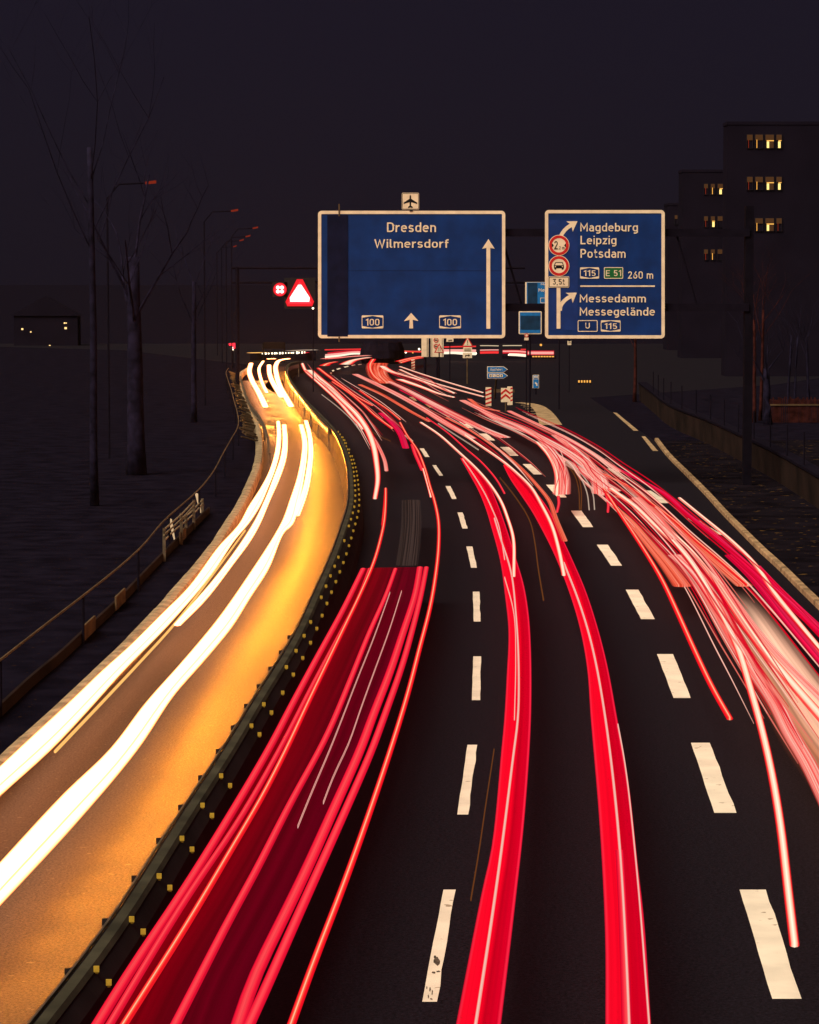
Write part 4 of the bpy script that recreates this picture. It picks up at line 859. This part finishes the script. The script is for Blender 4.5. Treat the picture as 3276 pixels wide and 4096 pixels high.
beacon('b', 870, 543, 952, 665, 'red and white chevron board on a pale post at the gore tip', True, 745)
beacon('b', 97, 295, 128, 388, 'farthest red and white board under the big sign')
# far sign cluster
t = thing('gantry_sign', 'left tall white panel on the far gantry beneath the big sign', 'road sign', V(*nat('b', 215, 275), 212), 'white panels beneath the big sign')
slab('panel', 'b', rect(185, 60, 245, 275), 212, .1, 'cream', t); slab('dark_line', 'b', rect(232, 110, 236, 272), 211.98, .02, 'signblack', t); post('post', 'b', 215, 270, 212.2, t, .1)
t = thing('gantry_sign', 'right tall white panel with red rings beneath the big sign', 'road sign', V(*nat('b', 320, 275), 212), 'white panels beneath the big sign')
slab('panel', 'b', rect(265, 60, 375, 275), 212, .1, 'cream', t)
for x in (272, 362): slab('dark_line', 'b', rect(x, 100, x+3, 272), 211.98, .02, 'signblack', t)
for cy in (130, 185): rframe('red_ring', 'b', circ(311, cy, 21, 24), circ(311, cy, 15, 24), 211.97, .02, 'red', t)
slab('symbol', 'b', rect(300, 182, 322, 190), 211.97, .02, 'signblack', t); slab('symbol', 'b', rect(300, 126, 322, 134), 211.97, .02, 'signblack', t)
post('post', 'b', 320, 270, 212.2, t, .1)
def tri(f, cx, y0, y1, hw, label, sym, Y):
    t = thing('warning_sign', label, 'road sign', V(*nat(f, cx, y1), Y))
    slab('triangle', f, [(cx, y0), (cx+hw, y1), (cx-hw, y1)], Y, .04, 'red', t)
    slab('white_face', f, [(cx, y0+15), (cx+hw-14, y1-7), (cx-hw+14, y1-7)], Y-.02, .02, 'cream', t)
    for q in sym: slab('symbol', f, q, Y-.03, .01, 'signblack', t)
    return t
t = tri('b', 338, 157, 240, 44, 'red triangle with narrowing lanes in front of the right white panel', ([(327, 226), (327, 205), (333, 192), (336, 192), (331, 206), (331, 226)], [(343, 226), (343, 190), (347, 190), (347, 226)]), 205)
post('post', 'b', 338, 240, 205.1, t, .05)
t = tri('b', 582, 100, 186, 50, 'red triangle with exclamation mark above two white plates', ([(579, 132), (586, 132), (584, 160), (581, 160)], [(580, 165), (585, 165), (585, 172), (580, 172)]), 205)
slab('plate', 'b', rect(545, 192, 621, 235), 205, .04, 'cream', t); slab('plate', 'b', rect(541, 240, 621, 285), 205, .04, 'cream', t)
for y in (203, 218): slab('text_line', 'b', rect(555, y, 610, y+6), 204.98, .02, 'coping', t)
slab('arrow_symbol', 'b', [(562, 275), (562, 258), (590, 258), (590, 250), (603, 261), (590, 272), (590, 264), (568, 264), (568, 275)], 204.98, .02, 'signblack', t)
post('post', 'b', 580, 285, 205.1, t, .05, 'coping')
t = thing('route_plate', 'small white plate hanging under the big sign between the far signs', 'road sign', V(*nat('b', 430, 145), 206))
slab('plate', 'b', rect(400, 100, 460, 145), 206, .04, 'cream', t); slab('arrow_symbol', 'b', [(418, 140), (418, 128), (440, 128), (440, 122), (448, 131), (440, 140), (440, 134), (424, 134), (424, 140)], 205.98, .02, 'signblack', t); post('post', 'b', 430, 145, 206.1, t, .04)
t = thing('information_sign', 'upright bright blue sign with white arrow standing alone in the dark', 'road sign', G(*nat('b', 1171, 600)), None); Yb = G(*nat('b', 1171, 600)).y
slab('board', 'b', rect(1144, 430, 1198, 546), Yb, .05, 'cream', t); slab('blue_face', 'b', rect(1148, 468, 1194, 542), Yb-.02, .02, 'blueL', t); slab('blue_face', 'b', rect(1150, 434, 1192, 462), Yb-.02, .02, 'blueL', t)
slab('arrow_symbol', 'b', [(1160, 500), (1172, 490), (1172, 496), (1184, 502), (1186, 525), (1176, 525), (1174, 508), (1172, 512)], Yb-.03, .01, 'cream', t)
for k in range(3): slab('text_line', 'b', rect(1156+k*12, 440, 1164+k*12, 456), Yb-.03, .01, 'cream', t)
post('post', 'b', 1171, 546, Yb+.1, t, .05)
t = thing('barrier_board', 'low bar of amber and white blocks standing in the dark on the right', 'warning board', G(*nat('b', 1590, 520))); Yb = G(*nat('b', 1590, 520)).y
slab('rail', 'b', rect(1532, 474, 1652, 499), Yb, .05, 'darksteel', t)
for k in range(5): slab('amber_block', 'b', rect(1536+k*24, 477, 1549+k*24, 496), Yb-.03, .03, 'amber' if k != 2 else 'white_lamp', t).data.materials[0] = M['amber']
for x in (1545, 1640): post('foot', 'b', x, 499, Yb+.05, t, .03)

# lane signals with their bright displays on a dim far gantry
Y4 = 190
t = thing('lane_signal', 'glowing red cross signal on the dark gantry left of the big sign', 'traffic signal', V(1120, 1185, Y4))
u, v = nat('T', 1485, 740)
slab('housing', 'n', rrect(u-30, v-30, u+30, v+30, 3), Y4+.12, .3, 'black', t); slab('halo_plate', 'n', circ(u, v, 27, 28), Y4+.06, .04, 'red_halo', t)
for a_, b_ in ((-1, -1), (1, -1), (-1, 1), (1, 1)): slab('lamp_dot', 'n', circ(u+a_*8, v+b_*8, 7.5, 16), Y4, .04, 'red_hot', t)
rframe('lamp_ring', 'n', circ(u, v, 22, 24), circ(u, v, 17, 24), Y4+.03, .02, 'red_lamp', t)
t = thing('lane_signal', 'blazing white and red triangle signal touching the left of the big sign', 'traffic signal', V(1199, 1210, Y4))
u, v = nat('T', 1590, 765)
slab('housing', 'n', rrect(u-62, v-66, u+62, v+58, 4), Y4+.12, .3, 'black', t); slab('halo_plate', 'n', [(u-12, v-60), (u+12, v-60), (u+57, v+30), (u+50, v+48), (u-50, v+48), (u-57, v+30)], Y4+.06, .04, 'red_halo', t)
slab('triangle_display', 'n', [(u-6, v-38), (u+6, v-38), (u+40, v+14), (u+38, v+30), (u-38, v+30), (u-40, v+14)], Y4, .04, 'red_hot', t)
rframe('triangle_rim', 'n', [(u, v-50), (u+47, v+37), (u-47, v+37)], [(u, v-38), (u+40, v+31), (u-40, v+31)], Y4+.02, .02, 'red_lamp', t)
t = thing('signal_gantry', 'dim dark gantry beam carrying the red lane signals', 'gantry', V(800, 1500, Y4+.5))
a = V(*nat('T', 1230, 700), Y4+.5); b = V(*nat('T', 1724, 700), Y4+.5)
for vv in (625, 702):
    p = V(*nat('T', 1230, vv), Y4+.5); q = V(2100, nat('T', 0, vv)[1], Y4+.5); mb = MB(); mb.tube([p, q], .10, 6); mb.build('beam', M['darksteel'], t)
mb = MB(); p = V(*nat('T', 1257, 620), Y4+.5); mb.tube([Vector((p.x, p.y, 0)), p], .14, 8); mb.build('leg', M['darksteel'], t)
t = thing('small_lamp', 'tiny white lamp just left of the lower big sign edge', 'lamp', V(*nat('T', 1660, 840), Y4)); mb = MB(); p = V(*nat('T', 1660, 840), Y4)
mb.tube([p+Vector((0, 0, 0)), p+Vector((0, .1, 0))], .07, 10); mb.build('lens', M['white_lamp'], t); mb = MB(); mb.tube([p+Vector((0, .1, 0)), Vector((p.x, p.y+.1, 0))], .04, 6); mb.build('post', M['darksteel'], t)
t = thing('traffic_signal', 'small red and white signal at the far end of the left bank', 'traffic signal', G(*nat('a', 285, 290)))
Ya = 240; slab('hood', 'a', rrect(244, 152, 308, 222, 6), Ya+.05, .2, 'black', t); slab('red_lens', 'a', [(247, 158), (303, 155), (304, 200), (290, 208), (282, 180), (252, 178)], Ya, .04, 'red_lamp', t)
slab('white_lens', 'a', circ(278, 196, 9, 12), Ya-.01, .03, 'red_hot', t); slab('white_lens', 'a', circ(284, 212, 6, 12), Ya-.01, .03, 'white_lamp', t); post('post', 'a', 280, 222, Ya+.1, t, .08)
t = thing('overhead_board', 'dark red rectangular sign frame on two posts above the far bend', 'road sign', V(*nat('a', 640, 245), 255))
slab('board', 'a', rect(545, 148, 728, 205), 255, .2, 'wallr', t)
for x in (545, 728): post('post', 'a', x, 148, 255.1, t, .06, 'wallr')

for x0_, x1_, y_, Yp, lb in ((430, 1000, 252, 262.6, 'dark parapet carrying the lamp row above the bend of the golden road'),):
    a = V(*nat('a', x0_, y_), Yp); b = V(*nat('a', x1_, y_-8), Yp); t = thing('parapet', lb, 'wall', ((a.x+b.x)/2, Yp, 0))
    mb = MB(); mb.box(((a.x+b.x)/2, Yp, a.z/2+.15), (b.x-a.x, .3, a.z+.3)); mb.build('wall_face', M['darksteel'], t)
a = V(*nat('b', 880, 272), 268.5); b = V(*nat('b', 1345, 272), 268.5); t = thing('parapet', 'dark parapet under the far bus sized trail', 'wall', ((a.x+b.x)/2, 268.5, 0)); mb = MB(); mb.box(((a.x+b.x)/2, 268.5, a.z/2), (b.x-a.x, .3, a.z+.2)); mb.build('wall_face', M['darksteel'], t)
# far white lamps in rows
GL = 'far lamps above the bend of the golden road'
mbL = None
for i in range(16):
    x = 545+i*24+random.uniform(-5, 5); y = 247-i*.7; p = V(*nat('a', x, y), 262)
    mb = MB(); mb.box(p, (.13, .1, random.uniform(.08, .22))); mb.box(p-Vector((0, -.08, 0)), (.05, .05, .1))
    o = mb.build('marker_lamp', [M['white_lamp']]); tag(o, 'tiny white lamp in the row above the far bend', 'lamp', GL)
for i in range(8):
    x = 1150+i*24; p = V(*nat('b', x, 272), 268); mb = MB(); mb.box(p, (.20, .1, .10)); mb.box(p-Vector((0, -.08, 0)), (.05, .05, .1)); o = mb.build('marker_lamp', M['amber']); tag(o, 'tiny yellow lamp in the row under the far bus sized trail', 'lamp', 'yellow far lamps under the bus sized trail')
for (x, y, r, m_) in ((8, 212, 8, 'white_lamp'), (50, 235, 9, 'white_lamp'), (165, 208, 9, 'white_lamp'), (110, 238, 7, 'amber'), (650, 245, 12, 'white_lamp'), (1215, 172, 10, 'amber'), (1085, 268, 9, 'white_lamp'), (945, 262, 14, 'white_lamp'), (1322, 278, 7, 'amber')):
    Yl = 270; p = V(*nat('b', x, y), Yl); mb = MB(); mb.prism(vp('b', circ(x, y, r, 12), Yl), (0, .1, 0)); 
    o = mb.build('headlamp_glint', M[m_]); tag(o, 'round bright glint of a far headlamp at the distant junction', 'lamp', 'round bright glints at the distant junction')
# dark objects in the junction: tunnel mound
t = thing('traffic_island', 'dark rounded planted island in the middle of the far junction', 'island', G(*nat('a', 1570, 330)))
c = G(*nat('a', 1570, 330)); mb = MB(); rr = random.Random(3); n = 20; vs = []; 
for j, (r_, z) in enumerate(((1.7, 0), (2.0, .5), (1.9, 1.2), (1.7, 1.9), (.9, 2.2))):
    for k in range(n): q = 2*math.pi*k/n; vs.append(c+Vector((math.cos(q)*r_*rr.uniform(.92, 1.05), math.sin(q)*r_*1.3, z)))
mb.add(vs, [(j*n+k, j*n+(k+1) % n, (j+1)*n+(k+1) % n, (j+1)*n+k) for j in range(4) for k in range(n)]+[tuple(4*n+k for k in range(n))]); mb.build('shrubbery', M['ground'], t)

# ------------------------------------------------------------------ buildings on the right
def building(label, Y, x0, x1, ytop, cols, rows, hts, lit, depth=18):
    p0 = V(*nat('K', x0, ytop), Y); p1 = V(*nat('K', x1, ytop), Y); zt = p0.z
    t = thing('apartment_building', label, 'building', ((p0.x+p1.x)/2, Y, 0))
    mb = MB(); mb.box(((p0.x+p1.x)/2, Y+depth/2+.3, zt/2), (p1.x-p0.x, depth, zt)); mb.build('wall', M['wallb'], t)
    mb = MB(); mb.box(((p0.x+p1.x)/2, Y+depth/2+.3, zt+.15), (p1.x-p0.x+.1, depth+.1, .25)); mb.build('roof_edge', M['wallb'], t)
    for ri, (ya, yb) in enumerate(rows):
        for ci, (xa_, xb) in enumerate(cols):
            st = lit[ri][ci]
            if st == '.': continue
            k = (yb-ya)*.42
            fr = rframe('window', 'K', rect(xa_-3, ya-3, xb+3, yb+3), rect(xa_, ya, xb, yb), Y+.20, .13, 'frameb', t)
            fr.location = (0, 0, 0)
            if st in 'bBLd': 
                slab('blind', 'K', rect(xa_, ya, xb, ya+k), Y+.26, .02, 'win_dim', t)
            if st == 'B':
                slab('pane', 'K', rect(xa_+10, ya+k, xb-2, yb), Y+.26, .02, 'win_dim', t); slab('lit_reveal', 'K', rect(xa_+8, ya+k, xb, ya+k+6), Y+.24, .015, 'win', t); slab('lit_curtain', 'K', rect(xa_+9, ya+k+8, xa_+24, yb), Y+.24, .015, 'win_hi', t)
            elif st == 'L':
                slab('lit_reveal', 'K', rect(xb-22, ya+k, xb-2, ya+k+5), Y+.24, .015, 'win', t); slab('lit_curtain', 'K', rect(xb-24, ya+k+8, xb-8, yb), Y+.24, .015, 'win_hi', t)
            elif st == 'b':
                slab('lit_reveal', 'K', rect(xa_+8, ya+k-4, xa_+12, yb), Y+.24, .015, 'win', t).data.materials[0] = M['amber'] if ci == 1 else M['dim_red']
                slab('lit_reveal', 'K', rect(xa_+14, ya+k-4, xb, ya+k), Y+.24, .015, 'win_dim', t)
    return t
building('tall dark block at the right edge with three rows of lit windows', 220, 724, 1700, 165, [(850, 887), (905, 955), (972, 1028), (1045, 1080)], [(230, 318), (510, 595), (785, 868)], None, ['bbBL', 'bbBL', 'bbBb'], 3)
building('lower dark block with dimmer windows left of the tall block', 270, 425, 745, 480, [(565, 590), (610, 636), (655, 690)], [(557, 625), (772, 842), (992, 1060)], None, ['bbL', 'bBd', 'bbd'], 4)
building('lowest dark block with one dim window right of the exit sign', 300, 330, 470, 700, [(370, 388), (396, 416)], [(765, 822)], None, ['db'], 5)

# right retaining wall with its railing
P = smooth(resample(catmull(pts('R 820,60 930,150 1120,235 1300,330 1480,430 1620,520 1724,590 1950,740', 0)), 60), 2); P = extend(P, 14, 20)
t = thing('retaining_wall', 'long dim brown retaining wall rising behind the right verge', 'wall', P[30])
mb = MB(); mb.sweep(P, [(0, 0), (.06, 1.0), (-.35, 1.05), (-.4, 0)]); mb.build('wall_face', M['wallr'], t)
mb = MB(); mb.sweep([p+Vector((0, 0, 0)) for p in P], [(.10, 1.055), (.10, 1.15), (-.42, 1.15), (-.42, 1.055)]); mb.build('wall_coping', M['darksteel'], t)
for i in range(2, 60, 4):
    mb = MB(); mb.tube([P[i]+Vector((0, 0, 1.15)), P[i]+Vector((0, 0, 2.3))], .03, 5); mb.build('post', M['darksteel'], t)

# ------------------------------------------------------------------ trees
def limb(mb, p, d, r, L_, depth, rnd):
    n = 4; P = [p]; rs = [r]
    for k in range(n):
        d = (d+Vector((rnd.uniform(-.13, .13), rnd.uniform(-.13, .13), rnd.uniform(-.02, .08)))).normalized(); P.append(P[-1]+d*L_/n); rs.append(r*(1-.5*(k+1)/n))
    mb.tube(P, rs, 5 if depth else 7, cap=False)
    if depth >= 4: return
    for k in range(3 if depth < 3 else 2):
        a = rnd.uniform(0, 2*math.pi); q = P[rnd.randint(2, n)]
        nd = (d*.75+Vector((math.cos(a), math.sin(a), rnd.uniform(.1, .6)))*.75).normalized(); limb(mb, q, nd, rs[-1]*.7, L_*.62, depth+1, rnd)
GT = 'bare trees in the dark beside the road'
def tree(x, Y, h, r, mat, label, seed, split=True):
    rnd = random.Random(seed); t = thing('bare_tree', label, 'tree', (x, Y, 0), GT)
    P = [Vector((x, Y, -.1))]; d = Vector((rnd.uniform(-.02, .02), 0, 1))
    hh = h*.5; 
    for k in range(6): d = (d+Vector((rnd.uniform(-.03, .03), rnd.uniform(-.03, .03), .1))).normalized(); P.append(P[-1]+d*hh/6)
    mb = MB(); mb.tube(P, [r*1.25]+[r*(1-.06*k) for k in range(6)], 8); mb.build('trunk', M[mat], t, True)
    mb = MB()
    for k in range(5):
        a = 2*math.pi*k/5+rnd.uniform(-.4, .4); q = P[-1].lerp(P[-3], rnd.uniform(0, 1)); limb(mb, q, Vector((math.cos(a)*.6, math.sin(a)*.6, 1)).normalized(), r*.2, h*.24, 1, rnd)
    mb.build('crown', M[mat], t)
def gx(f, x, Y): return V(*nat(f, x, 0), Y).x
tree(gx('K', 918, 150), 150, 11, .10, 'bark_r', 'slender red lit tree, left of the two standing together at the right', 1)
tree(gx('K', 957, 152), 152, 12, .09, 'bark_r', 'slender red lit tree, right of the two standing together at the right', 2)
tree(gx('K', 872, 156), 156, 8, .13, 'bark', 'stout brownish tree left of the pair of red lit trees', 3)
tree(gx('K', 1010, 148), 148, 6, .22, 'bark', 'short thick grey brown trunk right of the red lit pair', 4)
tree(gx('K', 1140, 160), 160, 9, .08, 'bark', 'thin tree second from the right edge group, nearest the thick trunk', 5)
tree(gx('K', 1185, 158), 158, 9, .07, 'bark', 'thin tree in the middle of the right edge group', 6)
tree(gx('K', 1285, 155), 155, 9, .09, 'bark', 'thin reddish tree closest to the right picture edge', 7)
tree(gx('K', 116, 175), 175, 8, .11, 'bark_r', 'thin dim red trunk below the right corner of the exit sign', 8)
tree(gx('T', 485, 95), 95, 24, .13, 'bark', 'tall slim tree farthest left in the dark', 9)
tree(gx('T', 710, 110), 110, 17, .34, 'bark_g', 'broad dim tree second from the left in the dark', 10)
tree(gx('T', 1020, 150), 150, 15, .15, 'bark_g', 'dim tree left of the far bend of the golden road', 11)
# low fence under the right trees, the light on its front put into the colour
P = [V(*nat('K', x, 2010), 150) for x in (985, 1100, 1230, 1400)]
t = thing('garden_fence', 'low rust lit fence under the trees at the right edge', 'fence', (P[1].x, 150, 0))
for k in range(34):
    x = P[0].x+(P[-1].x-P[0].x)*k/33; zz = P[0].z; mb = MB(); mb.box((x, 150, zz/2+random.uniform(-.1, .1)), (random.uniform(.04, .12), .04, zz+.5)); mb.build('picket', M['bark_r'], t)
mb = MB(); mb.box(((P[0].x+P[-1].x)/2, 149.95, P[0].z-.1), (P[-1].x-P[0].x, .05, .08)); mb.build('rail', M['coping'], t)

# street lamps: tall masts at the left, reflected red put into glowing heads
GS = 'street lamps with dim red heads'
for x0, x1, y, Y, lb in ((770, 826, 178, 120, 'highest and leftmost street lamp with a dim red head'), (1225, 1262, 325, 170, 'second highest street lamp with a dim red head'), (1340, 1368, 416, 215, 'street lamp with a red head farthest right of the row'), (1302, 1327, 460, 235, 'street lamp with a red head third from the right in the falling row'), (1270, 1292, 481, 255, 'street lamp with a red head second lowest of the falling row'), (1237, 1254, 513, 280, 'lowest street lamp of the falling row, its red head very faint')):
    a = V(*nat('T', x0, y+3), Y); b = V(*nat('T', x1, y-2), Y); t = thing('street_lamp', lb, 'street lamp', (a.x-1.6, Y, 0), GS)
    mb = MB(); mb.prism([a, b, b+Vector((0, 0, .12)), a+Vector((0, 0, .10))], (0, .25, 0)); mb.build('lamp_head', M['dim_red'], t)
    mb = MB(); mb.tube([Vector((a.x-1.6, Y, 0)), Vector((a.x-1.6, Y, a.z-.6)), Vector((a.x-1.1, Y, a.z)), a+Vector((0, .1, .05))], .045, 6); mb.build('mast', M['darksteel'], t)
# lit windows of far houses on the left
hx = V(*nat('T', 230, 0), 320).x
t = thing('distant_house', 'dark far house on the left with a few tiny lit windows', 'building', (hx, 320, 0))
z1 = V(*nat('T', 0, 880), 320).z; x0 = V(*nat('T', 60, 0), 320).x; x1 = V(*nat('T', 400, 0), 320).x
mb = MB(); mb.box(((x0+x1)/2, 322, z1/2), (x1-x0, 3, z1)); mb.build('wall', M['wallb'], t)
mb = MB(); zc = Vector((0, 0, z1)); mb.prism([Vector((x0-.4, 320.3, z1)), Vector((x1+.4, 320.3, z1)), Vector(((x0+x1)/2, 320.3, z1+2.2))], (0, 3.2, 0)); mb.build('roof', M['wallb'], t)
for x, y, r in ((118, 950, 5), (163, 965, 3.5), (342, 918, 4), (351, 918, 3), (348, 945, 6), (240, 1045, 7), (264, 1038, 4), (216, 1141, 6), (224, 1133, 4)):
    slab('window', 'T', rect(x-r, y-r*.9, x+r, y+r*.9), 320, .08, 'dot', t)

# ------------------------------------------------------------------ faint city haze
m, t = new_mat('haze'); o = t.nodes.new('ShaderNodeOutputMaterial'); v = t.nodes.new('ShaderNodeVolumePrincipled')
v.inputs['Density'].default_value = .00004; v.inputs['Color'].default_value = (.92, .86, .86, 1); v.inputs['Anisotropy'].default_value = .75
t.links.new(v.outputs[0], o.inputs['Volume'])
mb = MB(); mb.box((0, 160, 29), (260, 440, 60)); tag(mb.build('haze', m), kind='stuff')
